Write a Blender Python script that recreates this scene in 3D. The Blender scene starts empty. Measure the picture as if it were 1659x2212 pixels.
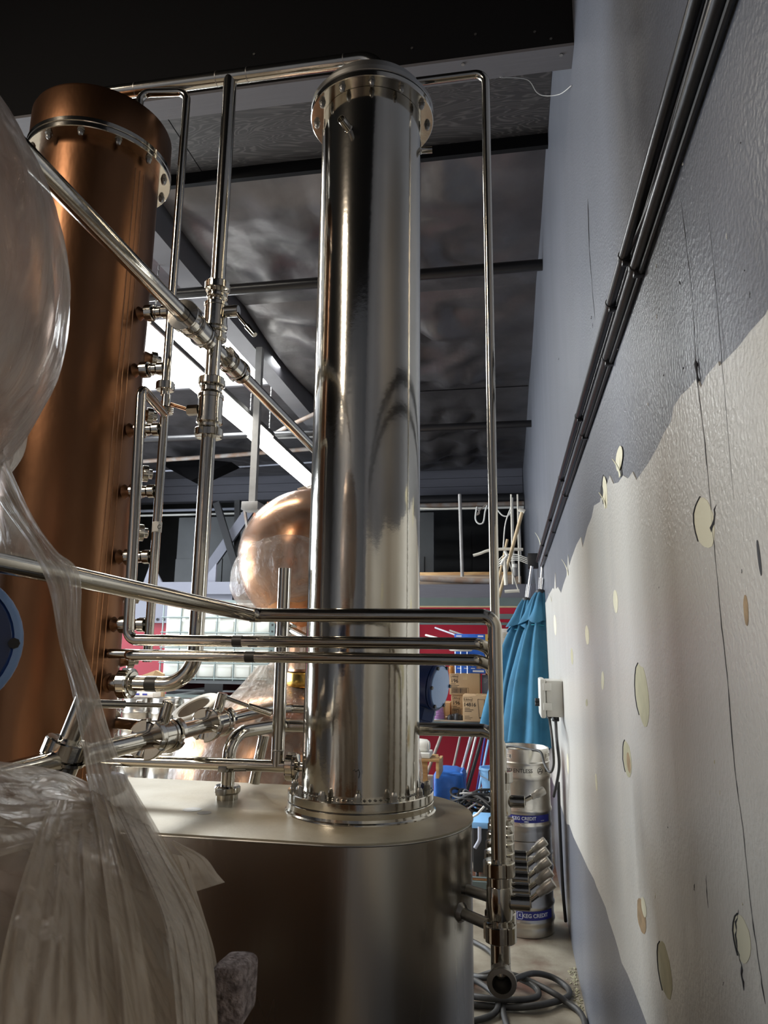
import bpy, bmesh, math, random
from math import sin, cos, pi, radians, atan2, sqrt, hypot
from mathutils import Vector as V, Matrix, noise
random.seed(7)
S = bpy.context.scene
COL = S.collection
# ------------------------------------------------------------------ camera
FPX, CX, CY, EYE = 1520.0, 829.5, 1106.0, 1.7
_p, _y, _r = radians(10.9), radians(10.1), 0.012
FW = V((-sin(_y)*cos(_p), cos(_y)*cos(_p), sin(_p)))
_r0 = V((cos(_y), sin(_y), 0)); _u0 = _r0.cross(FW)
RT = _r0*cos(_r) + _u0*sin(_r); UP = _u0*cos(_r) - _r0*sin(_r)
EP = V((0, 0, EYE))
cd = bpy.data.cameras.new('camera'); cam = bpy.data.objects.new('camera', cd); COL.objects.link(cam)
cd.sensor_fit = 'VERTICAL'; cd.sensor_height = 24.0; cd.lens = FPX/2212*24.0
cd.clip_start = 0.02; cd.clip_end = 100
cd.dof.use_dof = True; cd.dof.focus_distance = 2.1; cd.dof.aperture_fstop = 9.0
M = Matrix((RT, UP, -FW)).transposed().to_4x4(); M.translation = EP
cam.matrix_world = M
S.camera = cam
# ------------------------------------------------------------------ world, light, exposure
S.view_settings.view_transform = 'Standard'; S.view_settings.look = 'None'
S.view_settings.exposure = 0.5; S.view_settings.gamma = 1.0; S.view_settings.use_curve_mapping = False
W = bpy.data.worlds.new('world'); S.world = W; W.use_nodes = True
W.node_tree.nodes['Background'].inputs[0].default_value = (0.75, 0.87, 1.0, 1)
W.node_tree.nodes['Background'].inputs[1].default_value = 1.6
def area(name, loc, aim, sx, sy, power, col=(1, 1, 1)):
    l = bpy.data.lights.new(name, 'AREA'); l.shape = 'RECTANGLE'; l.size = sx; l.size_y = sy
    l.energy = power; l.color = col
    o = bpy.data.objects.new(name, l); COL.objects.link(o); o.location = loc
    o.rotation_euler = (V(aim)-V(loc)).to_track_quat('-Z', 'Y').to_euler()
    return o
area('rollup_door_daylight', (-8.8, 6.5, 2.3), (0, 5.2, 1.6), 6.5, 4.0, 560, (0.86, 0.93, 1.0))
area('skylight_daylight', (-3.9, 7.4, 5.0), (-3.7, 7.2, 0), 2.2, 1.7, 190, (0.95, 0.98, 1.0))
area('added_fill_by_bay', (-3.2, 4.2, 4.85), (-2.6, 4.0, 0), 0.3, 2.4, 45, (1.0, 0.93, 0.8))  # added unseen lamp, lifts the near half of the shop
area('added_fill_by_entry', (-3.6, -1.4, 4.85), (-2.6, -0.2, 0), 0.5, 2.4, 100, (1.0, 0.86, 0.7))  # added front fill from behind the camera, no fixture known there

# ------------------------------------------------------------------ helpers
def ray(x, y): return FW + RT*((x-CX)/FPX) - UP*((y-CY)/FPX)
def at(x, y, Yd):
    d = ray(x, y); return EP + d*(Yd/d.y)
def atx(x, y, Xd):
    d = ray(x, y); return EP + d*(Xd/d.x)
def atz(x, y, z):
    d = ray(x, y); return EP + d*((z-EYE)/d.z)

def frame(d):
    d = V(d).normalized()
    a = V((0, 0, 1)) if abs(d.z) < 0.9 else V((1, 0, 0))
    u = a.cross(d).normalized(); return u, d.cross(u), d

class MB:
    def __init__(s): s.v = []; s.f = []
    def add(s, vs, fs):
        n = len(s.v); s.v += [V(p) for p in vs]; s.f += [tuple(i+n for i in f) for f in fs]; return s
    def box(s, lo, hi, rot=None):
        c = (V(lo)+V(hi))/2; h = (V(hi)-V(lo))/2
        vs = [V((x*h.x, y*h.y, z*h.z)) for x in (-1, 1) for y in (-1, 1) for z in (-1, 1)]
        if rot: vs = [rot @ v for v in vs]
        return s.add([v+c for v in vs], [(0,1,3,2),(4,6,7,5),(0,4,5,1),(2,3,7,6),(0,2,6,4),(1,5,7,3)])
    def rbox(s, lo, hi, b=0.01, seg=2, rot=None):
        bm = bmesh.new(); bmesh.ops.create_cube(bm, size=1.0)
        c = (V(lo)+V(hi))/2; h = V(hi)-V(lo)
        for v in bm.verts: v.co = V((v.co.x*h.x, v.co.y*h.y, v.co.z*h.z))
        bmesh.ops.bevel(bm, geom=bm.edges[:], offset=b, segments=seg, affect='EDGES', profile=0.5)
        bm.verts.index_update()
        vs = [(rot @ v.co if rot else v.co)+c for v in bm.verts]; fs = [[v.index for v in f.verts] for f in bm.faces]
        bm.free(); return s.add(vs, fs)
    def lathe(s, p, d, prof, seg=32, a0=0, mod=None):
        u, w, d = frame(d); p = V(p); rows = []; vs = []; fs = []
        for r, h in prof:
            if r < 1e-6: rows.append([len(vs)]); vs.append(p+d*h)
            else:
                rows.append(list(range(len(vs), len(vs)+seg)))
                for i in range(seg):
                    a = a0+2*pi*i/seg; rr = r*(mod(a, h) if mod else 1)
                    vs.append(p+d*h+u*(rr*cos(a))+w*(rr*sin(a)))
        for A, B in zip(rows, rows[1:]):
            if len(A) == 1 and len(B) == 1: continue
            for i in range(seg):
                j = (i+1) % seg
                if len(A) == 1: fs.append((A[0], B[j], B[i]))
                elif len(B) == 1: fs.append((A[i], A[j], B[0]))
                else: fs.append((A[i], A[j], B[j], B[i]))
        return s.add(vs, fs)
    def cyl(s, p0, p1, r, seg=24, b=0.0, r1=None):
        p0 = V(p0); p1 = V(p1); h = (p1-p0).length; r1 = r if r1 is None else r1
        pr = [(0, 0), (r, 0), (r1, h), (0, h)] if b <= 0 else [(0, 0), (r-b, 0), (r, b), (r1, h-b), (r1-b, h), (0, h)]
        return s.lathe(p0, p1-p0, pr, seg)
    def tube(s, pts, r, seg=14, cap=True):
        pts = [V(p) for p in pts]; n = len(pts); rs = r if isinstance(r, (list, tuple)) else [r]*n
        T = []
        for i in range(n):
            t = (pts[min(i+1, n-1)]-pts[max(i-1, 0)]); T.append(t.normalized())
        u, w, _ = frame(T[0]); vs = []; fs = []
        for i in range(n):
            if i:
                q = T[i-1].rotation_difference(T[i]); u = q @ u
            u = (u-T[i]*u.dot(T[i])).normalized(); w = T[i].cross(u)
            for k in range(seg):
                a = 2*pi*k/seg; vs.append(pts[i]+u*(rs[i]*cos(a))+w*(rs[i]*sin(a)))
        for i in range(n-1):
            for k in range(seg):
                j = (k+1) % seg; fs.append((i*seg+k, i*seg+j, (i+1)*seg+j, (i+1)*seg+k))
        if cap:
            fs.append(tuple(range(seg-1, -1, -1))); fs.append(tuple(range((n-1)*seg, n*seg)))
        return s.add(vs, fs)
    def prism(s, poly, off):
        poly = [V(p) for p in poly]; n = len(poly); off = V(off)
        fs = [tuple(range(n)), tuple(range(2*n-1, n-1, -1))]
        fs += [(i, i+n, (i+1) % n+n, (i+1) % n) for i in range(n)]
        return s.add(poly+[p+off for p in poly], fs)
    def nut(s, p, d, r, h, notches=4, bore=0.0):       # slotted round union nut
        outl = []
        n = notches*6
        for i in range(n):
            k = i % 6; rr = r*0.86 if k in (0, 1) else r
            a0 = 2*pi*i/n
            outl += [(rr, a0+0.004), (rr, a0+2*pi/n-0.004)]
        u, w, d = frame(d); p = V(p); m = len(outl); vs = []; fs = []
        b = r*0.06
        for hh, sc in ((0, 1-.06), (b, 1), (h-b, 1), (h, 1-.06)):
            for rr, a in outl: vs.append(p+d*hh+u*(rr*sc*cos(a))+w*(rr*sc*sin(a)))
        for L in range(3):
            for i in range(m):
                j = (i+1) % m; fs.append((L*m+i, L*m+j, L*m+m+j, L*m+m+i))
        c0 = len(vs); vs += [p+d*(b*.6), p+d*(h-b*.6)]
        for i in range(m):
            j = (i+1) % m; fs.append((j, i, c0)); fs.append((3*m+i, 3*m+j, c0+1))
        return s.add(vs, fs)
    def hexn(s, p, d, r, h): return s.lathe(p, d, [(0, 0), (r, 0), (r, h), (0, h)], 6)
    def acorn(s, p, d, r):
        s.lathe(p, d, [(0, 0), (r*1.35, 0), (r*1.35, r*.25), (0, r*.25)], 16)
        s.hexn(V(p)+V(d).normalized()*r*.25, d, r*1.1, r*1.1)
        return s.lathe(p, d, [(r*.95, r*1.3), (r*.9, r*1.8), (r*.6, r*2.3), (0, r*2.5)], 12)
    def build(s, name, mat, parent=None, smooth=True, ang=38, **props):
        me = bpy.data.meshes.new(name); o0 = V((0, 0, 0)); q = parent
        while q is not None: o0 = o0+q.location; q = q.parent
        me.from_pydata([tuple(v-o0) for v in s.v], [], s.f); me.validate()
        bm = bmesh.new(); bm.from_mesh(me); bmesh.ops.recalc_face_normals(bm, faces=bm.faces[:]); bm.to_mesh(me); bm.free()
        if smooth:
            me.shade_smooth(); me.set_sharp_from_angle(angle=radians(ang))
        me.materials.append(mat)
        o = bpy.data.objects.new(name, me); COL.objects.link(o)
        if parent is not None: o.parent = parent
        for k, v in props.items(): o[k] = v
        return o
def fillet(pts, R, n=8):
    pts = [V(p) for p in pts]; out = [pts[0]]
    for i in range(1, len(pts)-1):
        a, b, c = pts[i-1], pts[i], pts[i+1]
        d0 = (a-b).normalized(); d1 = (c-b).normalized(); ang = d0.angle(d1)
        if ang > pi-0.02: out.append(b); continue
        t = min(R/math.tan(ang/2), (a-b).length*.49, (c-b).length*.49); RR = t*math.tan(ang/2)
        p0 = b+d0*t; p1 = b+d1*t; ctr = b+(d0+d1).normalized()*(RR/sin(ang/2))
        v0 = p0-ctr; v1 = p1-ctr; th = v0.angle(v1); ax = v0.cross(v1)
        for k in range(n+1): out.append(ctr+Matrix.Rotation(th*k/n, 3, ax) @ v0)
    out.append(pts[-1]); return out
def thing(name, label, cat, loc, group=None):
    o = bpy.data.objects.new(name, None); COL.objects.link(o); o.location = loc; o.empty_display_size = .05
    o['label'] = label; o['category'] = cat
    if group: o['group'] = group
    return o
def tag(o, label, cat, group=None):
    o['label'] = label; o['category'] = cat
    if group: o['group'] = group
    return o
def struct(name, mb, mat, parent=None, smooth=False, **k):
    o = mb.build(name, mat, parent, smooth=smooth, **k)
    if parent is None: o['kind'] = 'structure'
    return o
def dup(o, loc=None, label=None, parent=None):
    c = o.copy(); COL.objects.link(c)
    if parent is not None: c.parent = parent
    if loc is not None: c.location = loc
    if label: c['label'] = label
    for ch in o.children: dup(ch, parent=c)
    return c
def lettering(txt, size, mat, parent, place, name='lettering', depth=0.0006, align='CENTER', bold=0.0):
    cu = bpy.data.curves.new('tmp', 'FONT'); cu.body = txt; cu.size = size; cu.extrude = depth; cu.offset = bold
    cu.align_x = align; cu.align_y = 'CENTER'; cu.resolution_u = 3
    t = bpy.data.objects.new('tmp', cu); COL.objects.link(t)
    me = bpy.data.meshes.new_from_object(t.evaluated_get(bpy.context.evaluated_depsgraph_get()))
    bpy.data.objects.remove(t); bpy.data.curves.remove(cu)
    o0 = V((0, 0, 0)); q = parent
    while q is not None: o0 = o0+q.location; q = q.parent
    for v in me.vertices: v.co = place(v.co)-o0
    me.materials.clear(); me.materials.append(mat); me.name = name
    o = bpy.data.objects.new(name, me); COL.objects.link(o); o.parent = parent; return o
def cubspl(pts, n=8):
    pts = [V(p) for p in pts]; out = []
    for i in range(len(pts)-1):
        p0 = pts[max(i-1, 0)]; p1 = pts[i]; p2 = pts[i+1]; p3 = pts[min(i+2, len(pts)-1)]
        for k in range(n):
            t = k/n
            out.append(0.5*((2*p1)+(p2-p0)*t+(2*p0-5*p1+4*p2-p3)*t*t+(3*p1-p0-3*p2+p3)*t**3))
    out.append(pts[-1]); return out

# ------------------------------------------------------------------ materials
def mat(name, col, rough=0.5, metal=0.0, bump=0.0, bscale=40.0, var=0.0, vscale=6.0, stretch=(1, 1, 1), col2=None, spec=0.5,
        emit=None, alpha=None, rvar=0.0, detail=4, lo=.35, hi=.65, bdist=0.01, iso=False):
    m = bpy.data.materials.new(name); m.use_nodes = True; nt = m.node_tree; N = nt.nodes; L = nt.links
    b = N['Principled BSDF']; b.inputs['Base Color'].default_value = (*col, 1); b.inputs['Roughness'].default_value = rough
    b.inputs['Metallic'].default_value = metal; b.inputs['Specular IOR Level'].default_value = spec
    if emit: b.inputs['Emission Color'].default_value = (*col, 1); b.inputs['Emission Strength'].default_value = emit
    tc = N.new('ShaderNodeTexCoord'); mp = N.new('ShaderNodeMapping'); mp.inputs['Scale'].default_value = stretch
    L.new(tc.outputs['Object'], mp.inputs[0])
    if var > 0 or col2:
        nz = N.new('ShaderNodeTexNoise'); nz.inputs['Scale'].default_value = vscale; nz.inputs['Detail'].default_value = detail
        L.new(mp.outputs[0], nz.inputs['Vector'])
        cr = N.new('ShaderNodeValToRGB'); cr.color_ramp.elements[0].position = lo; cr.color_ramp.elements[1].position = hi
        c2 = col2 if col2 else tuple(c*(1-var) for c in col)
        cr.color_ramp.elements[0].color = (*c2, 1); cr.color_ramp.elements[1].color = (*col, 1)
        L.new(nz.outputs[0], cr.inputs[0]); L.new(cr.outputs[0], b.inputs['Base Color'])
        if rvar > 0:
            mr = N.new('ShaderNodeMapRange'); mr.inputs[3].default_value = rough+rvar; mr.inputs[4].default_value = rough-rvar*.5
            L.new(nz.outputs[0], mr.inputs[0]); L.new(mr.outputs[0], b.inputs['Roughness'])
    if bump > 0:
        n2 = N.new('ShaderNodeTexNoise'); n2.inputs['Scale'].default_value = bscale; n2.inputs['Detail'].default_value = 3
        L.new(tc.outputs['Object'] if iso else mp.outputs[0], n2.inputs['Vector'])
        bp = N.new('ShaderNodeBump'); bp.inputs['Strength'].default_value = bump; bp.inputs['Distance'].default_value = bdist
        L.new(n2.outputs[0], bp.inputs['Height']); L.new(bp.outputs[0], b.inputs['Normal'])
    if alpha is not None: b.inputs['Alpha'].default_value = alpha
    return m
def film_mat(name, col, lo, hi, rough=0.22, scale=9.0, stretch=(1, 1, 1), bump=.5):
    m = bpy.data.materials.new(name); m.use_nodes = True; nt = m.node_tree; N = nt.nodes; L = nt.links
    b = N['Principled BSDF']; b.inputs['Base Color'].default_value = (*col, 1); b.inputs['Roughness'].default_value = rough
    b.inputs['Specular IOR Level'].default_value = .8
    tc = N.new('ShaderNodeTexCoord'); mp = N.new('ShaderNodeMapping'); mp.inputs['Scale'].default_value = stretch
    L.new(tc.outputs['Object'], mp.inputs[0])
    nz = N.new('ShaderNodeTexNoise'); nz.inputs['Scale'].default_value = scale; nz.inputs['Detail'].default_value = 6
    nz.inputs['Distortion'].default_value = 1.2
    L.new(mp.outputs[0], nz.inputs['Vector'])
    bp = N.new('ShaderNodeBump'); bp.inputs['Strength'].default_value = bump; bp.inputs['Distance'].default_value = .02
    n2 = N.new('ShaderNodeTexNoise'); n2.inputs['Scale'].default_value = scale*2.4; n2.inputs['Detail'].default_value = 5; n2.inputs['Distortion'].default_value = 2.0
    L.new(mp.outputs[0], n2.inputs['Vector'])
    L.new(n2.outputs[0], bp.inputs['Height']); L.new(bp.outputs[0], b.inputs['Normal'])
    mr = N.new('ShaderNodeMapRange'); mr.inputs[1].default_value = .32; mr.inputs[2].default_value = .68
    mr.inputs[3].default_value = lo; mr.inputs[4].default_value = hi
    L.new(nz.outputs[0], mr.inputs[0])
    tl = N.new('ShaderNodeBsdfTranslucent'); tl.inputs[0].default_value = (*col, 1); m2 = N.new('ShaderNodeMixShader'); m2.inputs[0].default_value = .30
    L.new(b.outputs[0], m2.inputs[1]); L.new(tl.outputs[0], m2.inputs[2])
    tr = N.new('ShaderNodeBsdfTransparent'); mx = N.new('ShaderNodeMixShader')
    L.new(mr.outputs[0], mx.inputs[0]); L.new(tr.outputs[0], mx.inputs[1]); L.new(m2.outputs[0], mx.inputs[2])
    L.new(mx.outputs[0], N['Material Output'].inputs[0])
    return m
steel = mat('stainless_steel', (.58, .55, .49), .11, 1.0, bump=.02, bscale=60, var=.10, vscale=4, rvar=.04)
steel_br = mat('brushed_stainless', (.58, .55, .50), .26, 1.0, bump=.05, bscale=30, stretch=(1, 1, .06), var=.10, vscale=3, rvar=.05)
steel_top = mat('dusty_stainless_plate', (.50, .47, .38), .38, .28, col2=(.33, .28, .19), vscale=3.5, rvar=.12, detail=7, bump=.05, bscale=90)
steel_dull = mat('dull_steel', (.42, .41, .39), .38, 1.0, var=.2, vscale=9)
steel_keg = mat('keg_steel', (.66, .63, .58), .28, 1.0, var=.22, vscale=7, bump=.05, bscale=50, rvar=.1)
dark_gasket = mat('black_gasket', (.015, .015, .015), .5)
copper = mat('copper_sheet', (.265, .130, .066), .32, 1.0, col2=(.15, .07, .034), vscale=3.0, stretch=(1, 1, .45), rvar=.10, detail=8, bump=.2, bscale=14, lo=.3, hi=.7)
copper_br = mat('bright_copper', (.80, .42, .22), .22, 1.0, var=.25, vscale=5, bump=.08, bscale=14)
brass = mat('brass_gold', (.72, .48, .12), .18, 1.0, var=.2, vscale=8)
film = film_mat('stretch_film', (.62, .585, .55), .25, .72, bump=.5, stretch=(1, 1, .8))
film_near = film_mat('stretch_film_streaked', (.58, .53, .49), .48, .90, scale=5, stretch=(1.6, 1.6, .55), bump=.45)
film_on = film_mat('stretch_film_tight', (.70, .62, .55), .10, .40, rough=.22, scale=7, stretch=(1, 1, 2.2), bump=.15)
film_pot = film_mat('stretch_film_heavy', (.62, .53, .425), .50, .95, rough=.26, scale=5.0, bump=.5, stretch=(1, 1, .5))
film_sheet = film_mat('loose_film', (.72, .655, .57), .52, .90, rough=.25, scale=11, stretch=(2.5, 2.5, .4), bump=.5)
paint_dark = mat('grey_wall_paint', (.150, .157, .182), .32, iso=True, bump=.38, bscale=110, var=.14, vscale=2.2, stretch=(1, 1, .35), rvar=.06, bdist=.006)
paint_white = mat('white_wall_primer', (.62, .60, .55), .30, iso=True, bump=.45, bscale=100, var=.09, vscale=3, stretch=(1, 1, .4), rvar=.05, bdist=.006)
kraft_torn = mat('torn_drywall_paper', (.47, .44, .29), .7, var=.15, vscale=20)
kraft_brown = mat('torn_brown_core', (.42, .29, .16), .8, var=.35, vscale=40)
cream = mat('torn_cream_paper', (.72, .68, .50), .7)
crackm = mat('crack_dark', (.05, .05, .055), .8)
black_and_shade = mat('black_and_shade', (.004, .004, .005), .7, spec=.2)  # plain black, also the painted-in shade of header front and recess
black_soft = mat('black_rubber', (.018, .018, .020), .45)
grey_board = mat('grey_painted_board', (.155, .15, .16), .6, bump=.1, bscale=40, stretch=(.1, 1, 1), var=.1, vscale=3)
foil = mat('black_foil_facing', (.15, .14, .145), .29, .5, bump=.35, bscale=4, var=.4, vscale=2, rvar=.08, detail=6, bdist=.03)
lap = mat('purple_grey_board', (.125, .125, .150), .55, var=.15, vscale=4, stretch=(.25, 1, 2), bump=.1, bscale=30)
dk_panel = mat('dark_grey_panel', (.048, .052, .055), .5, var=.4, vscale=1.6, detail=7)
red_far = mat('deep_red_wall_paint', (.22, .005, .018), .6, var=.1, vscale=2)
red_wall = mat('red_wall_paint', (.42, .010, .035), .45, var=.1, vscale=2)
rack_green = mat('grey_green_enamel', (.13, .17, .17), .45, var=.1, vscale=8)
fascia_m = mat('fascia_grey', (.14, .145, .18), .5)
lav = mat('pale_grey_sheet', (.42, .44, .52), .45, var=.08, vscale=3)
conduit_blk = mat('black_conduit', (.012, .0115, .013), .33, bump=.05, bscale=80)
orange_steel = mat('orange_rack_steel', (.42, .13, .05), .5, var=.3, vscale=12)
rust = mat('rusty_pipe', (.25, .16, .11), .6, col2=(.30, .28, .26), vscale=6)
grey_pipe = mat('grey_pipe', (.30, .29, .28), .45, var=.2, vscale=9)
white_pl = mat('white_plastic', (.74, .73, .68), .4, var=.06, vscale=10)
ibc_pl = mat('ibc_plastic', (.66, .68, .64), .4, var=.08, vscale=3)
cage_m = mat('galvanised_cage', (.22, .27, .27), .5, .3)
pvc = mat('pvc_pipe', (.66, .63, .55), .45)
tan_pole = mat('tan_pole', (.55, .42, .25), .5, var=.15, vscale=8)
blue_cloth = mat('umbrella_blue_canvas', (.034, .175, .305), .8, var=.3, vscale=5, bump=.15, bscale=200)
blue_tarp = mat('blue_tarp', (.035, .17, .60), .4, var=.2, vscale=6, bump=.35, bscale=9, bdist=.03)
blue_motor = mat('blue_enamel', (.010, .030, .115), .28, bump=.03, bscale=100)
blue_lid = mat('pale_blue_enamel', (.20, .33, .60), .35)
pale_blue = mat('pale_blue_plastic', (.25, .52, .88), .4)
sky_blue = mat('box_blue', (.02, .12, .55), .45)
teal_cloth = mat('teal_cloth', (.04, .28, .36), .8)
card = mat('cardboard', (.46, .31, .17), .75, var=.1, vscale=5, bump=.06, bscale=60, stretch=(1, 1, .15))
card_dk = mat('cardboard_ink', (.05, .035, .025), .7)
card_tape = mat('packing_tape', (.50, .36, .20), .3)
wood = mat('pine_lumber', (.58, .38, .17), .55, col2=(.40, .22, .09), vscale=5, stretch=(1, 1, 6), detail=5)
wood_old = mat('old_wood', (.33, .24, .17), .7, col2=(.45, .35, .26), vscale=6, stretch=(.3, 1, 5))
paper_w = mat('white_card', (.72, .66, .60), .6)
label_blue = mat('band_blue', (.03, .035, .26), .4, var=.1, vscale=8)
label_white = mat('label_white', (.78, .80, .85), .5)
etch = mat('etched_dark', (.06, .055, .05), .5)
amber = mat('amber_glass', (.35, .14, .03), .12)
purple_cord = mat('purple_cord', (.34, .17, .36), .55)
felt = mat('grey_felt', (.42, .36, .36), .95, col2=(.16, .13, .13), vscale=90, bump=1.0, bscale=130, bdist=.01)
hose_m = mat('grey_rubber_hose', (.055, .053, .050), .5, var=.3, vscale=30)
tape_dk = mat('dark_tape', (.035, .033, .030), .4)
alum = mat('aluminium', (.62, .63, .66), .32, .9)
lamp_m = mat('lamp_glow', (1.0, .97, .90), .5, emit=9.0)
sky_m = mat('skylight_glow', (.95, 1.0, 1.0), .5, emit=6.0)
ink = mat('marker_ink', (.01, .01, .012), .5)
def ply_mat():
    m = mat('painted_plywood', (.085, .08, .08), .5); nt = m.node_tree; N = nt.nodes; L = nt.links; b = N['Principled BSDF']
    tc = N.new('ShaderNodeTexCoord'); mp = N.new('ShaderNodeMapping'); mp.inputs['Scale'].default_value = (.45, 2.2, 1)
    nz = N.new('ShaderNodeTexNoise'); nz.inputs['Scale'].default_value = 2.2; nz.inputs['Detail'].default_value = 3; nz.inputs['Distortion'].default_value = .6
    ml = N.new('ShaderNodeMath'); ml.operation = 'MULTIPLY'; ml.inputs[1].default_value = 190
    sn = N.new('ShaderNodeMath'); sn.operation = 'SINE'
    cr = N.new('ShaderNodeValToRGB'); cr.color_ramp.elements[0].position = .2; cr.color_ramp.elements[1].position = 1.0
    cr.color_ramp.elements[0].color = (.034, .032, .033, 1); cr.color_ramp.elements[1].color = (.085, .080, .078, 1)
    L.new(tc.outputs['Object'], mp.inputs[0]); L.new(mp.outputs[0], nz.inputs['Vector']); L.new(nz.outputs[0], ml.inputs[0])
    L.new(ml.outputs[0], sn.inputs[0]); L.new(sn.outputs[0], cr.inputs[0]); L.new(cr.outputs[0], b.inputs['Base Color']); return m
plywood = ply_mat()
def floor_mat():
    m = mat('stained_concrete', (.40, .36, .28), .55, col2=(.17, .14, .10), vscale=3, detail=9, bump=.3, bscale=60, bdist=.004)
    nt = m.node_tree; N = nt.nodes; L = nt.links; b = N['Principled BSDF']; src = b.inputs['Base Color'].links[0].from_socket
    tc = N.new('ShaderNodeTexCoord'); nz = N.new('ShaderNodeTexNoise'); nz.inputs['Scale'].default_value = 2.3; nz.inputs['Detail'].default_value = 7
    cr = N.new('ShaderNodeValToRGB'); cr.color_ramp.elements[0].position = .50; cr.color_ramp.elements[1].position = .64
    L.new(tc.outputs['Object'], nz.inputs['Vector']); L.new(nz.outputs[0], cr.inputs[0])
    mx = N.new('ShaderNodeMix'); mx.data_type = 'RGBA'; mx.inputs['B'].default_value = (.11, .045, .025, 1)
    L.new(cr.outputs[0], mx.inputs['Factor']); L.new(src, mx.inputs['A']); L.new(mx.outputs['Result'], b.inputs['Base Color']); return m
concrete = floor_mat()
WX, CZ = 0.32, 5.15
# ------------------------------------------------------------------ structure
struct('floor', MB().box((-9.2, -3.2, -.2), (WX+.2, 16.2, 0)), concrete)
wall = struct('wall_right', MB().box((WX, -3.2, 0), (WX+.2, 16.2, CZ+.4)), paint_dark)
struct('wall_back', MB().box((-9.2, 16, 0), (WX, 16.2, CZ+.4)), dk_panel)
struct('wall_front', MB().box((-9.2, -3.2, 0), (WX, -3, CZ+.4)), paint_dark)
struct('wall_left', MB().box((-9.2, -3, 0), (-9, 3, CZ+.4)).box((-9.2, 10, 0), (-9, 16, CZ+.4)).box((-9.2, 3, 4.4), (-9, 10, CZ+.4)), paint_dark)
# the black ceiling over the camera, a dropped header beam, plywood strip, joist, then foil-faced insulation
struct('ceiling', MB().box((-9, -3, CZ), (WX, 2.66, CZ+.2)), black_and_shade)
hb = struct('trim_1', MB().box((-9, 2.632, 4.215), (WX, 2.76, CZ)), black_and_shade)  # black colour stands for the header's unlit near face
struct('soffit_board', MB().box((-9, 2.634, 4.200), (WX, 2.758, 4.2145)), grey_board, hb)
bh = MB()
for px_, py_ in ((549, 118), (1027, 75), (1155, 70), (1190, 85), (890, 105)):
    q = at(px_, py_, 2.632); bh.cyl(q+V((0, .002, 0)), q-V((0, .004, 0)), .006, 8)
o = bh.build('screw_head', steel_dull, hb); o['kind'] = 'stuff'
bh = MB()
for px_ in (1000, 1212): q = atz(px_, 138 if px_ < 1100 else 118, 4.2); bh.cyl(q+V((0, 0, .002)), q-V((0, 0, .004)), .008, 8)
o = bh.build('screw_head', steel_dull, hb); o['kind'] = 'stuff'
ply = MB()
pw = None
x = WX
plyroot = None
for i, wdt in enumerate((1.22, 1.22, 1.22, 1.22, 1.22, 1.22, 2.0)):
    b_ = MB().box((x-wdt+.004, 2.76, 5.06+.002*(i % 2)), (x-.002, 4.22, CZ+.2))
    if i == 0: plyroot = struct('ceiling_plywood', b_, plywood)
    else: struct('plywood_panel', b_, plywood, plyroot)
    x -= wdt
struct('trim_2', MB().box((-9, 4.22, 4.97), (WX, 4.26, CZ+.2)), black_and_shade)
def foil_sheet(name, x0, x1, y0, y1, z, sag, nx, ny, seed):
    vs = []; fs = []
    for j in range(ny+1):
        for i in range(nx+1):
            X = x0+(x1-x0)*i/nx; Yy = y0+(y1-y0)*j/ny
            n1 = noise.fractal(V((X*.9+seed, Yy*1.3, seed)), 1.0, 2.0, 4)
            n2 = abs(noise.noise(V((X*2.1, Yy*1.6+seed, 3))))
            e = min(1, 4*min(i/nx, 1-i/nx), 5*min(j/ny, 1-j/ny))
            bell = sin(pi*min(1, max(0, (j/ny))))
            vs.append((X, Yy, z-sag*(.35*bell+.5*n1*e+.9*n2*e)))
    for j in range(ny):
        for i in range(nx):
            a = j*(nx+1)+i; fs.append((a, a+1, a+nx+2, a+nx+1))
    mb = MB().add(vs, fs); o = mb.build(name, foil, None, ang=180); o['kind'] = 'structure'; return o
foil_sheet('ceiling_foil', -2.62, WX, 4.26, 6.35, 5.14, .16, 44, 30, 1.0)
foil_sheet('ceiling_foil', -2.62, WX, 6.35, 9.05, 5.14, .24, 44, 40, 4.0)
foil_sheet('ceiling_foil', -2.62, WX, 9.05, 13.4, 5.13, .22, 44, 40, 9.0)
foil_sheet('ceiling_foil', -9, -2.9, 4.26, 6.4, 5.14, .10, 70, 30, 14.0)
foil_sheet('ceiling_foil', -9, -2.9, 8.45, 13.4, 5.14, .12, 70, 50, 19.0)
foil_sheet('ceiling_foil', -9, -5.1, 6.4, 8.45, 5.14, .10, 30, 20, 23.0)
struct('ceiling_roof', MB().box((-9.2, 4.36, CZ+.2), (WX+.2, 16.2, CZ+.4)), black_and_shade)
win = struct('window_1', MB().box((-5.1, 6.4, 5.10), (-5.04, 8.45, 5.2)).box((-2.96, 6.4, 5.10), (-2.9, 8.45, 5.2)).box((-5.1, 6.4, 5.10), (-2.9, 6.45, 5.2)).box((-5.1, 8.4, 5.10), (-2.9, 8.45, 5.2)), grey_board)
struct('skylight_pane', MB().box((-5.05, 6.44, 5.13), (-4.01, 8.41, 5.14)), sky_m, win)
struct('skylight_pane', MB().box((-3.99, 6.44, 5.13), (-2.95, 8.41, 5.14)), sky_m, win)
# long beam running down the shop, purlins crossing it
struct('trim_3', MB().box((-2.89, 4.36, 4.9), (-2.68, 13.4, 5.3)), grey_board)
for nm, (pa, ya) in enumerate((((1172, 572), 0), ((1148, 915), 0))):
    q = atx(*pa, WX)
    struct('trim_%d' % (4+nm), MB().tube([(WX, q.y, q.z), (-2.68, q.y, q.z), (-8.9, q.y, q.z)], .045, 12), conduit_blk, smooth=True)
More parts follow.
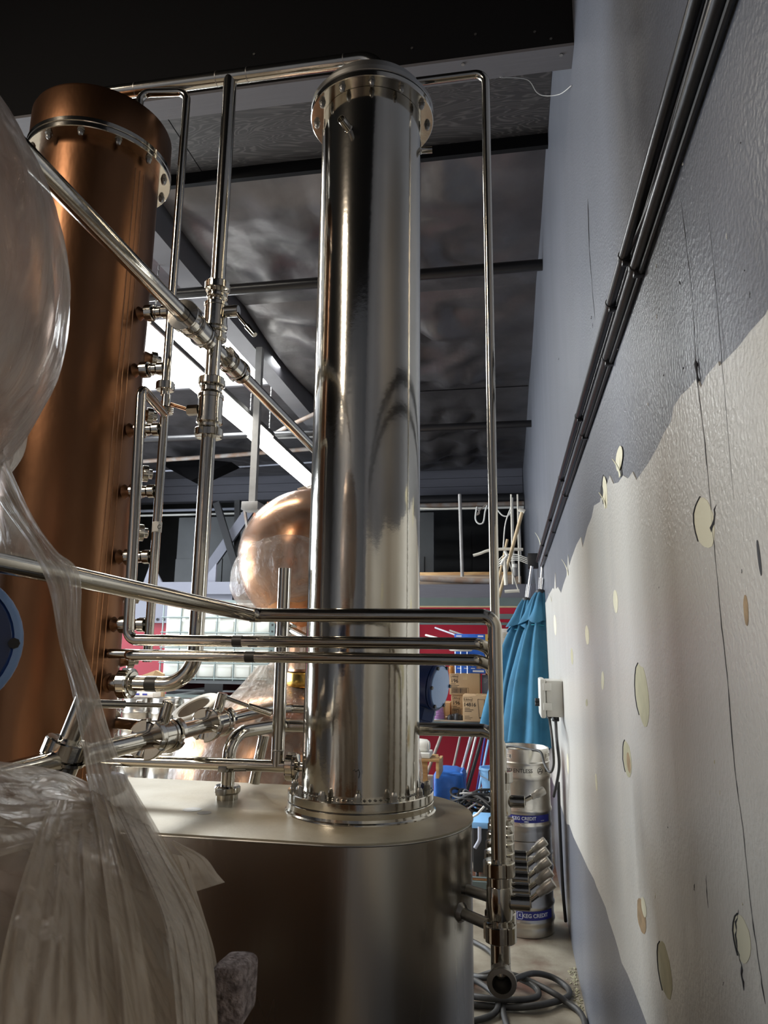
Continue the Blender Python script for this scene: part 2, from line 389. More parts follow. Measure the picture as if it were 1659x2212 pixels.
# back header made of horizontal boards
hz0 = at(1100, 1066, 13.5).z
hd = struct('trim_6', MB().box((-9, 13.52, hz0), (WX, 13.7, CZ+.2)), lap)
k = 0; z = hz0
while z < CZ:
    hgt = .155+.012*((k*7) % 3)
    struct('board', MB().box((-9, 13.49-.004*(k % 2), z+.004), (WX-.01, 13.525, min(z+hgt, CZ))), lap, hd); z += hgt+.005; k += 1
# dark panel joints on the far wall
bw = bpy.data.objects['wall_back']
for i in range(6):
    for j in range(3):
        struct('panel', MB().box((-6.4+i*1.12, 15.97-.004*((i+j) % 2), 1.5+j*.95), (-5.29+i*1.12, 16.0, 2.44+j*.95)), dk_panel, bw)
# red partition with a parapet, and the farther red wall
rp = struct('wall_partition', MB().box((-1.45, 8.6, 0), (WX, 8.7, 2.26)), red_wall)
struct('parapet', MB().box((-1.45, 8.62, 2.26), (WX, 9.4, at(1000, 1262, 8.62).z)), lap, rp)
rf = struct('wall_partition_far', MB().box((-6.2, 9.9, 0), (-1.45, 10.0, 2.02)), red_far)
struct('recess_shade_panel', MB().box((-4.95, 9.86, 0), (-4.0, 9.9, 1.98)), black_and_shade)  # black sheet standing for the shade inside an open recess
struct('fascia_panel', MB().box((-6.2, 9.84, 2.02), (-4.0, 9.9, 2.46)), fascia_m, rf)
struct('fascia_board', MB().box((-6.2, 9.78, 2.44), (-1.45, 9.9, 2.62)), fascia_m, rf)
struct('panel', MB().box((-6.2, 12.4, 2.62), (-1.3, 12.5, 4.1)), dk_panel, rf)
struct('mezzanine_roof', MB().box((-6.2, 10.0, 0), (-1.45, 12.5, 2.55)), dk_panel, rf)
for k in range(5): struct('panel', MB().box((-6.2+.95*k, 12.37, 2.62), (-5.27+.95*k, 12.4, 3.3+.12*(k % 2))), dk_panel, rf)
# ------------------------------------------------------------------ what is on the wall
up = [(1659,679),(1625,716),(1601,748),(1575,774),(1558,791),(1556,781),(1530,812),(1518,838),(1509,817),(1490,840),(1475,853),(1459,878),(1453,911),(1437,936),
 (1424,965),(1403,1001),(1388,1022),(1377,1037),(1369,1019),(1359,1034),(1348,1027),(1338,1042),(1327,1045),(1319,1027),(1312,1048),(1308,1030),(1298,1084),(1285,1092),(1280,1117),
 (1271,1139),(1269,1146),(1260,1183),(1256,1160),(1247,1176),(1236,1205),(1231,1222),(1228,1198),(1225,1243),(1218,1263),(1213,1281),(1206,1268),(1202,1272),(1200,1237),(1198,1273),(1195,1270),(1187,1284),
 (1180,1300),(1175,1306),(1172,1298),(1169,1324)]
low = [(1172,1560),(1180,1640),(1195,1690),(1205,1712),(1214,1745),(1225,1780),(1231,1782),(1240,1808),(1260,1850),(1272,1876),(1285,1900),(1290,1915),(1310,1960),(1318,1990),(1330,2025),(1338,2052),(1345,2080),(1358,2105),(1370,2135),(1384,2170),(1400,2212)]
poly = [atx(*q, WX) for q in up]+[atx(*q, WX) for q in low]
zt, zb = poly[0].z, poly[-1].z
y0 = poly[0].y
poly += [V((WX, 1.4, zb)), V((WX, -1.0, zb-.02)), V((WX, -1.0, zt+.35)), V((WX, .5, zt+.08))]
def wall_poly(name, pts, m, th, base=0.0):
    mb = MB(); n = len(pts)
    mb.prism([V((WX-base, p.y, p.z)) for p in pts], (-th, 0, 0)); return mb.build(name, m, wall, smooth=False)
wall_poly('primer_patch', poly, paint_white, .003)
def blob(cx, cy, rx, ry, tilt=0.0, n=18, rough=.12, seed=0):
    out = []
    for i in range(n):
        a = 2*pi*i/n; r = 1+rough*noise.noise(V((cos(a)*1.7, sin(a)*1.7, seed)))
        x_, y_ = rx*r*cos(a), ry*r*sin(a); out.append(atx(cx+x_+tilt*y_, cy+y_, WX))
    return out
pats = [(1391,1502,14,66,.10,kraft_torn),(1440,2097,13,62,.14,kraft_torn),(1389,1980,9,38,.12,kraft_brown),(1358,1640,8,40,.10,kraft_torn),(1527,1130,21,56,.10,cream),
 (1609,2030,17,54,.12,cream),(1332,1299,5,24,.06,cream),(1270,1372,4,20,.06,cream),(1304,1470,3,20,.0,cream),(1237,1418,2.5,18,.05,kraft_torn),(1617,1318,5,34,.06,kraft_brown),
 (1646,1205,3,40,.12,crackm),(1309,1064,5,36,.05,cream),(1340,990,7,27,-.1,cream),(1269,1518,2,8,0,kraft_torn),(1200,1350,2.5,22,.05,cream),(1187,1560,2,14,.02,kraft_torn),(1228,1650,2,22,.05,cream),(1290,1690,2,20,.06,cream)]
for i, (a, b_, c, d, t, m) in enumerate(pats):
    o = wall_poly('peel_patch', blob(a, b_, c, d, t, seed=i*3.1), m, .0006, .0030)
    if m in (kraft_torn, cream) and d > 30:
        rim = MB(); pts = blob(a, b_, c+1.2, d+2, t, seed=i*3.1)
        rim.tube([V((WX-.004, p.y, p.z)) for p in pts[7:14]], .0012, 5)
        rim.build('torn_edge', crackm, wall)
wall_poly('peel_patch', blob(1361, 1648, 4, 22, .1, seed=3), kraft_brown, .0004, .0034)
wall_poly('peel_patch', blob(1302, 1062, 3.4, 14, .0, seed=5), crackm, .0004, .0034)
wall_poly('peel_patch', blob(1394, 1960, 5, 22, .15, seed=8), cream, .0004, .0034)
# curled paper tongues standing off the wall
for (px_, py_, h_) in ((1342, 1010, 40), (1310, 1080, 34), (1228, 1225, 34), (1192, 1290, 18), (1215, 1512, 26), (1168, 1165, 30)):
    q = atx(px_, py_, WX); h = h_/1520*q.y
    vs = []; fs = []
    for j in range(7):
        t = j/6; w_ = .30*h*(1-t*.9)+.002
        for s_ in (-1, 1): vs.append((WX-.004-.35*h*t*t, q.y+s_*w_*.8, q.z-h*.5+h*t))
    for j in range(6): fs.append((2*j, 2*j+1, 2*j+3, 2*j+2))
    MB().add(vs, fs).add([(v[0]-.0015, v[1], v[2]) for v in vs], fs).build('paper_tongue', cream, wall)
def wall_line(pts, r, m=crackm, name='seam_crack', jit=.6, base=.003):
    q = []
    for a, b_ in zip(pts, pts[1:]):
        for k in range(6):
            t = k/6; q.append((a[0]+(b_[0]-a[0])*t+random.uniform(-jit, jit), a[1]+(b_[1]-a[1])*t))
    q.append(pts[-1]); P = [atx(*p, WX) for p in q]
    return MB().tube([V((WX-base, p.y, p.z)) for p in P], [r*random.uniform(.3, 1.0)*(.25 if i in (0, len(P)-1) else 1) for i in range(len(P))], 5).build(name, m, wall)
wall_line([(1475,430),(1500,640),(1508,780),(1513,838)], .0009)
wall_line([(1513,838),(1528,960),(1545,1150),(1562,1330),(1578,1480),(1592,1660),(1610,1790),(1628,1960),(1645,2080),(1659,2170)], .0011, base=.0033)
wall_line([(1507,775),(1513,840)], .0035)
wall_line([(1271,430),(1276,560),(1287,690)], .0018)
wall_line([(1550,1090),(1542,1150)], .004, jit=2.5)
wall_line([(1600,1965),(1594,2020),(1606,2085),(1612,2140)], .0025, jit=2)
wall_line([(1529,1890),(1534,1962)], .0012)
wall_line([(1534,460),(1553,640),(1566,800),(1590,1080)], .0007)
for i in range(34):
    a = random.uniform(1190, 1640); b_ = random.uniform(200, 2150)
    if b_ > 1700 and a < 1300: continue
    l_ = random.uniform(4, 16)
    wall_line([(a, b_), (a+random.uniform(-1.5, 1.5), b_+l_)], random.uniform(.0008, .0016), random.choice((crackm, cream)) if b_ > 1300 else random.choice((crackm, white_pl)), name='scuff')
# ------------------------------------------------------------------ conduits on the wall
def wall_run(name, label, pts, r, m, off):
    P = [atx(*q, WX-off) for q in pts]; zz = sum(p.z for p in P)/len(P)
    ya, yb = P[0].y, P[-1].y
    t = thing(name, label, 'conduit', (WX-off, yb, P[-1].z))
    return t, P
def ext(P): return [P[0]+(P[0]-P[1])*((P[0].y+.5)/(P[1].y-P[0].y))]+P
tA, PA = wall_run('electrical_conduit', 'black electrical conduit running along the wall, upper of the thick pair', [(1506, 0), (1160, 1213)], .02, conduit_blk, .018)
PA = ext(PA); MB().tube(PA, .0135, 14).build('tube', conduit_blk, tA)
tB, PB = wall_run('electrical_conduit', 'black electrical conduit running along the wall, lower of the thick pair', [(1554, 0), (1170, 1222)], .02, conduit_blk, .018)
PB = ext(PB); MB().tube(PB, .0135, 14).build('tube', conduit_blk, tB)
def along(P, t):
    L = [0]
    for a, b_ in zip(P, P[1:]): L.append(L[-1]+(b_-a).length)
    s_ = t*L[-1]
    for i in range(len(P)-1):
        if s_ <= L[i+1]: return P[i]+(P[i+1]-P[i])*((s_-L[i])/(L[i+1]-L[i])), (P[i+1]-P[i]).normalized()
    return P[-1], (P[-1]-P[-2]).normalized()
for tt, P, ks in ((tA, PA, (.16, .27, .30, .42, .55, .7, .85)), (tB, PB, (.18, .29, .36, .46, .6, .75, .9))):
    for k in ks:
        q, d = along(P, k)
        MB().cyl(q-d*.010, q+d*.010, .0158, 14, .003).rbox(q+V((-.006, -.008, -.024)), q+V((.0175, .008, -.012)), .002).build('strap', conduit_blk, tt)
tC, PC = wall_run('cable', 'thin black cable strung beside the lower thick conduit on the wall', [(1580, 0), (1184, 1190)], .006, conduit_blk, .008)
MB().tube(ext(PC), .006, 8).build('cable', black_soft, tC)
tD, PD = wall_run('cable', 'thin cable sagging between the two thick black conduits on the wall', [(1532, 0), (1420, 390), (1350, 570), (1306, 700), (1164, 1205)], .006, conduit_blk, .008)
MB().tube(cubspl(ext(PD), 6), .0045, 8).build('cable', black_soft, tD)
q = atx(1152, 1212, WX-.05)
t = thing('junction_box', 'small open black junction box where the wall conduits end', 'electrical box', q)
MB().rbox(q+V((-.06, -.06, -.08)), q+V((.05, .06, .08)), .008).build('body', black_soft, t)
MB().cyl(q+V((-.065, -.03, .03)), q+V((-.055, -.03, .03)), .018, 12).build('knockout', steel_dull, t)
wr = MB()
for i in range(4):
    a = q+V((-.06, .0, .02*i-.03)); wr.tube(cubspl([a, a+V((-.12, .05, .05)), a+V((-.25, .1, .02+.01*i)), a+V((-.33, .15, -.02))]), .005, 6)
wr.build('loose_wire', white_pl, t)
# grey control box
yb0 = 4.22+.38
t = thing('control_box', 'white plastic control box with two latches screwed to the white wall', 'electrical box', (WX, yb0, 1.35))
zt_ = atx(1215, 1470, WX).z; zb_ = atx(1215, 1549, WX).z
zt_ = at(1190, 1470, yb0).z; zb_ = at(1190, 1549, yb0).z
MB().rbox((.215, yb0, zb_), (WX-.004, yb0+.30, zt_), .008).build('body', white_pl, t)
MB().rbox((.178, yb0-.006, zb_-.008), (.212, yb0+.306, zt_+.008), .01).build('lid', white_pl, t)
for f_ in (.18, .72):
    zz = zb_+(zt_-zb_)*f_; MB().rbox((.196, yb0-.016, zz), (.246, yb0-.004, zz+.045), .003).build('latch', white_pl, t)
for f_ in (.30, .40): MB().cyl((.18, yb0+.15, zb_+(zt_-zb_)*f_), (.150, yb0+.15, zb_+(zt_-zb_)*f_), .014, 14, .003).build('knob', black_soft, t)
MB().cyl((.27, yb0+.06, zb_+.002), (.27, yb0+.06, zb_-.03), .022, 14, .004).build('cable_gland', black_soft, t)
MB().cyl((.235, yb0+.12, zb_+.002), (.235, yb0+.12, zb_-.02), .016, 14, .003).build('cable_gland', black_soft, t)
p1 = V((.27, yb0+.06, zb_-.02))
t = tag(MB().tube(cubspl([p1, at(1203, 1600, 4.3), at(1208, 1650, 4.35), at(1203, 1690, 4.4), at(1196, 1720, 4.5)]), .009, 10).build('power_cable', black_soft), 'thick black power cable hanging from the larger gland of the control box', 'cable')
p2 = V((.235, yb0+.12, zb_-.01))
t = tag(MB().tube(cubspl([p2, at(1193, 1600, 4.4), at(1196, 1650, 4.45), at(1188, 1668, 4.5), at(1176, 1650, 4.6), at(1168, 1625, 4.66), at(1145, 1619, 4.72), at(1100, 1612, 4.85), at(1070, 1625, 4.9)]), .008, 10).build('power_cable', hose_m), 'thinner grey cable looping from the control box over the keg top', 'cable')
t = tag(MB().tube(cubspl([at(1206, 1690, 4.5), at(1210, 1800, 4.6), at(1216, 1920, 4.7), at(1222, 1990, 4.8)]), .010, 10).build('floor_cable', black_soft), 'black cable dropping down the dark wall behind the keg stack', 'cable')
# ------------------------------------------------------------------ the big stainless tank with the flat top
TZ = 1.284
tank = thing('still_tank', 'large stainless tank with rounded end and dusty flat top carrying both columns', 'tank', (-.8, 1.89, 0))
def race(xl, xr, yc, r, n=28):
    p = [(xr+r*sin(pi*i/n), yc-r*cos(pi*i/n)) for i in range(n+1)]
    p += [(xl-r*sin(pi*i/n), yc+r*cos(pi*i/n)) for i in range(n+1)]
    return p
TX0, TX1, TYC, TR = -1.40, -.405, 1.885, .302
def race_wall(r0, z0, r1, z1):
    A = race(TX0, TX1, TYC, r0); B = race(TX0, TX1, TYC, r1); n = len(A)
    return [V((*p, z0)) for p in A]+[V((*p, z1)) for p in B], [(i, (i+1) % n, n+(i+1) % n, n+i) for i in range(n)]
mb = MB()
for z0, z1 in ((.06, .62), (.62, 1.2), (1.2, TZ-.004)): mb.add(*race_wall(TR, z0, TR, z1))
mb.build('shell', steel_br, tank, ang=30)
A = race(TX0, TX1, TYC, TR+.0015)
MB().prism([V((*p, TZ-.005)) for p in A], (0, 0, .005)).build('top_plate', steel_top, tank, smooth=False)
MB().tube([V((*p, TZ-.006)) for p in A+A[:1]], .0022, 6).build('weld_bead', steel_dull, tank)
MB().prism([V((*p, .06)) for p in race(TX0, TX1, TYC, TR-.002)], (0, 0, .01)).build('bottom_plate', steel_dull, tank)
for a, b_ in ((-1.3, 1.75), (-1.3, 2.05), (-.45, 1.75), (-.45, 2.05)): MB().cyl((a, b_, 0), (a, b_, .065), .03, 16).build('leg', steel_dull, tank)
q = atz(415, 1749, TZ); MB().lathe(q, (0, 0, 1), [(0, .0006), (.024, .0006), (.024, 0), ], 24).build('water_stain', steel_dull, tank)
q = atz(441, 1756, TZ); MB().lathe(q, (0, 0, 1), [(0, .0006), (.018, .0006), (.018, 0), ], 24).build('water_stain', steel_dull, tank)

# ------------------------------------------------------------------ stainless column
SX, SY, SR = -.396, 1.925, .1545
FZ = 3.335
col = thing('stainless_column', 'tall polished stainless column bolted upright on the flat-topped tank', 'column', (SX, SY, TZ))
cen = V((SX, SY, 0)); UPZ = (0, 0, 1)
def cz(z): return V((SX, SY, z))
MB().lathe(cz(TZ), UPZ, [(.198, 0), (.1975, .003), (.1935, .006), (.192, .012)], 64).lathe(cz(TZ+.004), UPZ, [(.19, 0), (.192, .002), (.192, .020), (.190, .022), (.10, .022)], 64).build('lower_flange', steel, col)
MB().lathe(cz(TZ+.0265), UPZ, [(.10, 0), (.190, 0), (.192, .002), (.192, .021), (.190, .023), (SR-.01, .023)], 64).build('upper_flange', steel, col)
MB().lathe(cz(TZ+.024), UPZ, [(.1, 0), (.1905, 0), (.1905, .004), (.1, .004)], 64).build('gasket', dark_gasket, col)
MB().lathe(cz(TZ+.049), UPZ, [(SR, .0), (SR, FZ-TZ-.05)], 96).build('shell', steel, col)
wb = MB()
for k in range(72):
    a = 2*pi*k/72; wb.lathe(cz(TZ+.050)+V((cos(a), sin(a), 0))*(SR+.001), UPZ, [(0, -.003), (.0045, 0), (0, .003)], 6)
o = wb.build('weld_bead', steel_dull, col); o['kind'] = 'stuff'
for k in range(12):
    a = 2*pi*(k+.30)/12; q = cz(TZ+.0495)+V((cos(a), sin(a), 0))*.175
    MB().acorn(q, UPZ, .0088).build('dome_nut', steel_dull, col)
MB().lathe(cz(FZ), UPZ, [(SR-.01, 0), (.192, 0), (.194, .002), (.194, .016), (.192, .018), (.1, .018)], 72).build('top_flange', steel, col)
MB().lathe(cz(FZ+.0185), UPZ, [(.1, 0), (.193, 0), (.193, .003), (.1, .003)], 64).build('gasket', dark_gasket, col)
MB().lathe(cz(FZ+.022), UPZ, [(.1, 0), (.192, 0), (.194, .002), (.194, .016), (.192, .018), (.17, .020), (.165, .06), (.12, .10), (.05, .115), (0, .118)], 72).build('top_cap', steel_dull, col)
for k in range(12):
    a = 2*pi*(k+.35)/12; q = cz(FZ)+V((cos(a), sin(a), 0))*.175
    MB().acorn(q, (0, 0, -1), .0080).build('dome_nut', steel_dull, col)
def stub(cpos, ang, z, r, ln, name='pipe_stub', parent=None, R=SR, m=steel):
    d = V((cos(ang), sin(ang), 0)); p0 = V((cpos[0], cpos[1], z))+d*(R-.004)
    return MB().lathe(p0, d, [(r*1.5, 0), (r*1.1, .004), (r, .008), (r, ln), (r*.8, ln), (r*.8, ln-.02), (0, ln-.02)], 18).build(name, m, parent)
stub((SX, SY), radians(-106), 3.205, .0125, .045, parent=col)
stub((SX, SY), radians(4), at(915, 322, 1.93).z, .0105, .04, parent=col)
pts = [(762, 1665), (766, 1662), (768, 1667), (775, 1663), (777, 1670), (775, 1681)]
mb = MB(); P = []
for a, b_ in pts:
    d = ray(a, b_); o_ = EP-V((SX, SY, 0)); A_ = d.x**2+d.y**2; B_ = 2*(o_.x*d.x+o_.y*d.y); C_ = o_.x**2+o_.y**2-(SR+.0006)**2
    P.append(EP+d*((-B_-sqrt(B_*B_-4*A_*C_))/(2*A_)))
mb.tube(P, .0011, 5).build('pen_mark', ink, col)
# vertical weld seam on the flank turned to the copper column
a = radians(198); q = V((SX+cos(a)*SR, SY+sin(a)*SR, 0))
MB().tube([q+V((0, 0, TZ+.06+k*.05)) for k in range(40)], [.0016+.0008*random.random() for k in range(40)], 5).build('weld_seam', steel_dull, col)

# ------------------------------------------------------------------ copper column
KX, KY, KR = -1.352, 1.95, .192
cop = thing('copper_column', 'tall hammered copper column with bolted steel collar near its top', 'column', (KX, KY, TZ))
def kz(z): return V((KX, KY, z))
MB().lathe(kz(TZ), UPZ, [(KR, .0), (KR, .7), (KR, 1.3), (KR, 3.285-TZ)], 96).build('shell', copper, cop)
MB().lathe(kz(3.285), UPZ, [(KR-.01, 0), (.230, 0), (.232, .002), (.232, .015), (.230, .017), (.1, .017)], 72).build('collar_ring', steel, cop)
MB().lathe(kz(3.304), UPZ, [(.1, 0), (.230, 0), (.232, .002), (.232, .015), (.230, .017), (.1, .017)], 72).build('collar_ring', steel, cop)
MB().lathe(kz(3.302), UPZ, [(.1, 0), (.229, 0), (.229, .003), (.1, .003)], 64).build('gasket', dark_gasket, cop)
MB().lathe(kz(3.321), UPZ, [(.226, 0), (.226, .115), (.222, .125), (.10, .155), (0, .160)], 72).build('top_cap', copper, cop)
for k in range(12):
    a = 2*pi*(k+.55)/12; q = kz(3.285)+V((cos(a), sin(a), 0))*.213
    MB().acorn(q, (0, 0, -1), .0085).build('dome_nut', steel_dull, cop)
MB().lathe(kz(TZ), UPZ, [(.24, 0), (.24, .02), (KR, .022)], 64).build('base_flange', steel, cop)
sa = radians(-20)
for s_ in (-.04, .05, .16):
    q = V((KX+cos(sa+s_)*KR, KY+sin(sa+s_)*KR, 0))
    MB().tube([q+V((0, 0, TZ+.05+k*.05)) for k in range(39)], [.0012+.0012*random.random() for k in range(39)], 5).build('seam_ridge', copper_br, cop)
# level-port fittings along the column: (nut, body, nut, tube) and blank round ports
PORTZ = [at(312, 677, 1.95).z, at(312, 799, 1.95).z, at(300, 929, 1.95).z, at(292, 1062, 1.95).z, at(285, 1203, 1.95).z, at(275, 1349, 1.95).z]
d = V((1, 0, 0))
for i, z in enumerate(PORTZ):
    r0 = V((KX+KR, KY, z))
    f = MB().lathe(r0-d*.01, d, [(.032, 0), (.026, .006), (.017, .018), (.013, .03), (.013, .04)], 20).build('port_boss', copper, cop)
    MB().nut(r0+d*.022, d, .026, .026, 4).build('union_nut', steel, f)
    MB().lathe(r0+d*.049, d, [(.012, 0), (.018, .001), (.020, .004), (.020, .010), (.017, .012), (.017, .026), (.012, .028)], 22).build('coupling', steel, f)
    MB().nut(r0+d*.079, d, .021, .022, 4).build('union_nut', steel, f)
    MB().cyl(r0+d*.10, V((-1.05, KY, z)), .008, 12).build('tube_stub', steel, f)
for i, z in enumerate(PORTZ):
    a = radians(38); dd = V((cos(a), sin(a), 0)); zz = z-.105 if i else z-.10
    r0 = V((KX, KY, zz))+dd*(KR-.004)
    f = MB().lathe(r0, dd, [(.030, 0), (.024, .005), (.020, .02), (.020, .03)], 18).build('port_boss', copper, cop)
    MB().nut(r0+dd*.026, dd, .027, .020, 6).build('blank_nut', steel, f)
    MB().lathe(r0+dd*.046, dd, [(.016, 0), (.016, .012), (.012, .014), (0, .014)], 18).build('plug', steel, f)
# lowest steel outlet of the copper column
zo = at(230, 1475, 1.95).z

# ------------------------------------------------------------------ pipes between the columns
PY = 1.95
def union(mb, p, d, r, h): mb.nut(p, d, r, h, 4)
vz = 3.603
vp = thing('vapour_pipe', 'polished overhead pipe bridging the copper column and the stainless column tops', 'pipe', (-.9, PY, vz))
MB().tube(fillet([(KX-.065, PY, 3.43), (KX-.065, PY, vz), (SX+.02, PY, vz), (SX+.02, PY, 3.44)], .075, 10), .0235, 20).build('tube', steel, vp)
for xx in (-1.245, -.945, -.835, -.50): MB().cyl((xx-.0015, PY, vz), (xx+.0015, PY, vz), .0242, 20).build('weld_bead', steel_dull, vp)
dx_ = -.897
dp = thing('downcomer_pipe', 'thick vertical pipe with union valves dropping from the overhead pipe to an elbow', 'pipe', (dx_, PY, 1.5))
MB().tube(fillet([(dx_, PY, vz), (dx_, PY, zo), (KX+KR+.075, PY, zo)], .115, 12), .0225, 20).build('tube', steel, dp)
def Zat(x, y): return at(x, y, PY).z
def vb(name, zc, r, h, kind='nut'):
    p = V((dx_, PY, zc-h/2))
    if kind == 'nut': return MB().nut(p, UPZ, r, h, 4).build(name, steel, dp)
    return MB().lathe(p, UPZ, [(.0225, 0), (r-.004, 0), (r, .004), (r, h*.16), (r-.0025, h*.17), (r-.0025, h*.83), (r, h*.84), (r, h-.004), (r-.004, h), (.0225, h)], 32).build(name, steel, dp)
def vb_liner(zc, r, h): return vb('collar', zc, r, h, 'b')
vb('union_nut', Zat(474, 620), .0400, .026); vb('collar', Zat(474, 640), .033, .018, 'b')
vbod = vb('valve_body', Zat(473, 683), .0385, .088, 'b'); vb('union_nut', Zat(472, 728), .0375, .022); vb('collar', Zat(470, 712), .036, .02, 'b')
vb('union_nut', Zat(462, 826), .0415, .026); vb('collar', Zat(462, 843), .0345, .020, 'b')
vb2 = vb('valve_body', Zat(460, 884), .040, .098, 'b'); vb('union_nut', Zat(455, 936), .044, .026); vb('collar', Zat(457, 920), .034, .018, 'b')
hz = Zat(505, 676); hx = dx_+.036
MB().cyl((hx, PY-.012, hz), (hx+.045, PY-.012, hz), .0185, 18, .002).build('handle_hub', steel, vbod)
MB().tube([(hx+.034, PY-.014, hz), (hx+.055, PY-.02, hz-.03), (hx+.082, PY-.03, hz-.062), (hx+.083, PY-.03, hz-.064), (hx+.112, PY-.038, hz-.098)], [.006, .006, .006, .010, .0085], 12).build('lever', steel, vbod)
hz = Zat(430, 888)
MB().hexn((dx_-.033, PY-.01, hz), (-1, 0, 0), .017, .035).build('side_fitting', steel, vb2)
MB().tube([(dx_-.06, PY-.01, hz), (-1.07, PY+.02, hz+.045)], .006, 10).build('copper_tube', copper_br, vb2)
p = V((KX+KR, PY, zo)); d = V((1, 0, 0))
MB().lathe(p-d*.015, d, [(.04, 0), (.032, .012), (.0225, .02), (.0225, .03)], 24).build('boss', copper, dp)
MB().cyl(p+d*.01, p+d*.06, .0235, 20).build('outlet_tube', steel, dp)
MB().nut(p+d*.038, d, .044, .030, 4).build('union_nut', steel, dp)
MB().lathe(p+d*.066, d, [(.043, 0), (.043, .006), (.034, .008), (.034, .012), (.0225, .013)], 28).build('collar', steel, dp)
MB().lathe(V((-1.04, PY, zo)), d, [(.0228, 0), (.0229, .001), (.0229, .034), (.0228, .035)], 20).build('dark_tape', tape_dk, dp)
# thin pipe from the copper cap
tx = -1.052
tp = thing('reflux_pipe', 'slim pipe looping off the copper cap and down beside the thick vertical pipe', 'pipe', (tx, PY, 2.45))
zt2 = 3.568; x0 = -1.215
MB().tube(fillet([(x0, PY-.02, 3.44), (x0, PY-.02, zt2), (tx, PY, zt2), (tx, PY, 2.47)], .035, 8), .0135, 16).build('tube', steel, tp)
MB().nut((x0, PY-.02, 3.452), UPZ, .022, .03, 6).lathe((x0, PY-.02, 3.485), UPZ, [(.013, 0), (.019, .001), (.019, .012), (.013, .014)], 20).build('union_nut', steel, tp)
MB().nut((tx, PY, Zat(366, 835)-.012), UPZ, .029, .026, 4).build('union_nut', steel, tp)
# level tube beside the copper column (second slim vertical)
lz0, lz1 = Zat(325, 1385), Zat(356, 890)
lt = thing('level_tube', 'slim vertical tube joined to the row of side fittings on the copper column', 'pipe', (-1.045, PY, lz0))
MB().tube([(-1.045, PY, lz0-.06), (-1.047, PY, lz1)], .0135, 16).build('tube', steel, lt)
MB().nut((-1.045, PY, lz0-.012), UPZ, .031, .028, 4).build('union_nut', steel, lt)
MB().lathe((-1.047, PY, lz1-.006), UPZ, [(.0135, 0), (.024, .001), (.026, .004), (.024, .007), (.026, .010), (.024, .013), (.026, .016), (.024, .019), (.012, .020), (.012, .0)], 24).build('threaded_end', steel, lt)
q = V((-1.045, PY, Zat(343, 1139)))
MB().lathe(q, UPZ, [(.0137, -.016), (.0146, -.015), (.0146, .015), (.0137, .016)], 16).box(q+V((.0, -.016, -.014)), q+V((.012, -.0135, .012))).build('paper_tag', white_pl, lt)
cpt = at(344, 1138, PY-.0165); ring = [cpt+V((cos(radians(40+300*k/12))*.005, 0, sin(radians(40+300*k/12))*.006)) for k in range(13)]
MB().tube(ring, .0009, 5).build('tag_mark', ink, lt)

# ------------------------------------------------------------------ the long horizontal pipe between the two onions
LX, LZ = -.905, 2.632
fy0, fy1 = .55, 3.35
lp = thing('transfer_pipe', 'long slanting-looking level pipe with union valves linking both wrapped onion heads', 'pipe', (LX, PY, LZ))
MB().tube(fillet([(LX, fy0, 2.44), (LX, fy0, LZ), (LX, fy1, LZ), (LX, fy1, 2.47)], .07, 10), .0225, 20).build('tube', steel, lp)
dy = V((0, 1, 0))
def yfit(name, y, r, h, kind='nut'):
    p = V((LX, y-h/2, LZ))
    if kind == 'nut': return MB().nut(p, dy, r, h, 4).build(name, steel, lp)
    return MB().lathe(p, dy, [(.0225, 0), (r-.004, 0), (r, .004), (r, h*.14), (r-.003, h*.15), (r-.003, h*.85), (r, h*.86), (r, h-.004), (r-.004, h), (.0225, h)], 32).build(name, steel, lp)
yfit('union_nut', 1.765, .047, .026); yfit('collar', 1.792, .041, .022, 'b'); yfit('valve_body', 1.846, .040, .072, 'b'); yfit('collar', 1.892, .034, .016, 'b'); yfit('union_nut', 1.905, .036, .018)
MB().lathe((LX, 1.745, LZ), dy, [(.023, 0), (.046, .001), (.046, .006), (.023, .007)], 36).build('collar', steel, lp)
yfit('union_nut', 2.055, .040, .022); yfit('collar', 2.075, .034, .016, 'b'); yfit('valve_body', 2.12, .039, .070, 'b'); yfit('union_nut', 2.175, .041, .024); yfit('collar', 2.198, .034, .014, 'b')
MB().nut((LX, fy1, 2.475), UPZ, .048, .03, 6).build('union_nut', steel, lp)

# ------------------------------------------------------------------ three front pipes that turn down to the valve manifold
MX = -.034
VY = [1.68, 1.757, 1.842, 1.930, 2.02]
z1 = at(900, 1330, 1.68).z
fp = thing('front_pipe', 'upper of the three level pipes crossing in front of the stainless column', 'pipe', (MX, 1.68, 1.16))
a0 = at(0, 1212, .88); a1 = at(545, 1338, 1.68); a1.z = z1
a00 = a0+(a0-a1)*.25
ZB = at(1078, 1868, 1.68).z
MB().tube(fillet([a00, a1, (MX, 1.68, z1), (MX, 1.68, ZB)], .03, 8), .0168, 18).build('tube', steel, fp)
q = a1; MB().cyl(q-V((.005, 0, 0)), q+V((.022, 0, 0)), .0175, 16).build('weld_bead', steel_dull, fp)
z2 = at(700, 1387, 1.72).z; z3 = at(700, 1421, 1.72).z
lp2 = thing('front_pipe', 'middle level pipe of the three, bending up beside the copper column', 'pipe', (MX, 1.757, 1.16))
x2 = -1.0
MB().tube(fillet([(-1.045, PY, 2.47), (-1.045, PY, 2.405), (x2, 1.72, 2.405), (x2+.02, 1.72, z2), (-.075, 1.72, z2), (-.052, 1.735, z2-.01), (MX, VY[1], z2-.05), (MX, VY[1], 1.23)], .028, 6), .0145, 16).build('tube', steel, lp2)
MB().cyl((-.69, 1.72, z2), (-.665, 1.72, z2), .0149, 16).build('dark_tape', tape_dk, lp2)
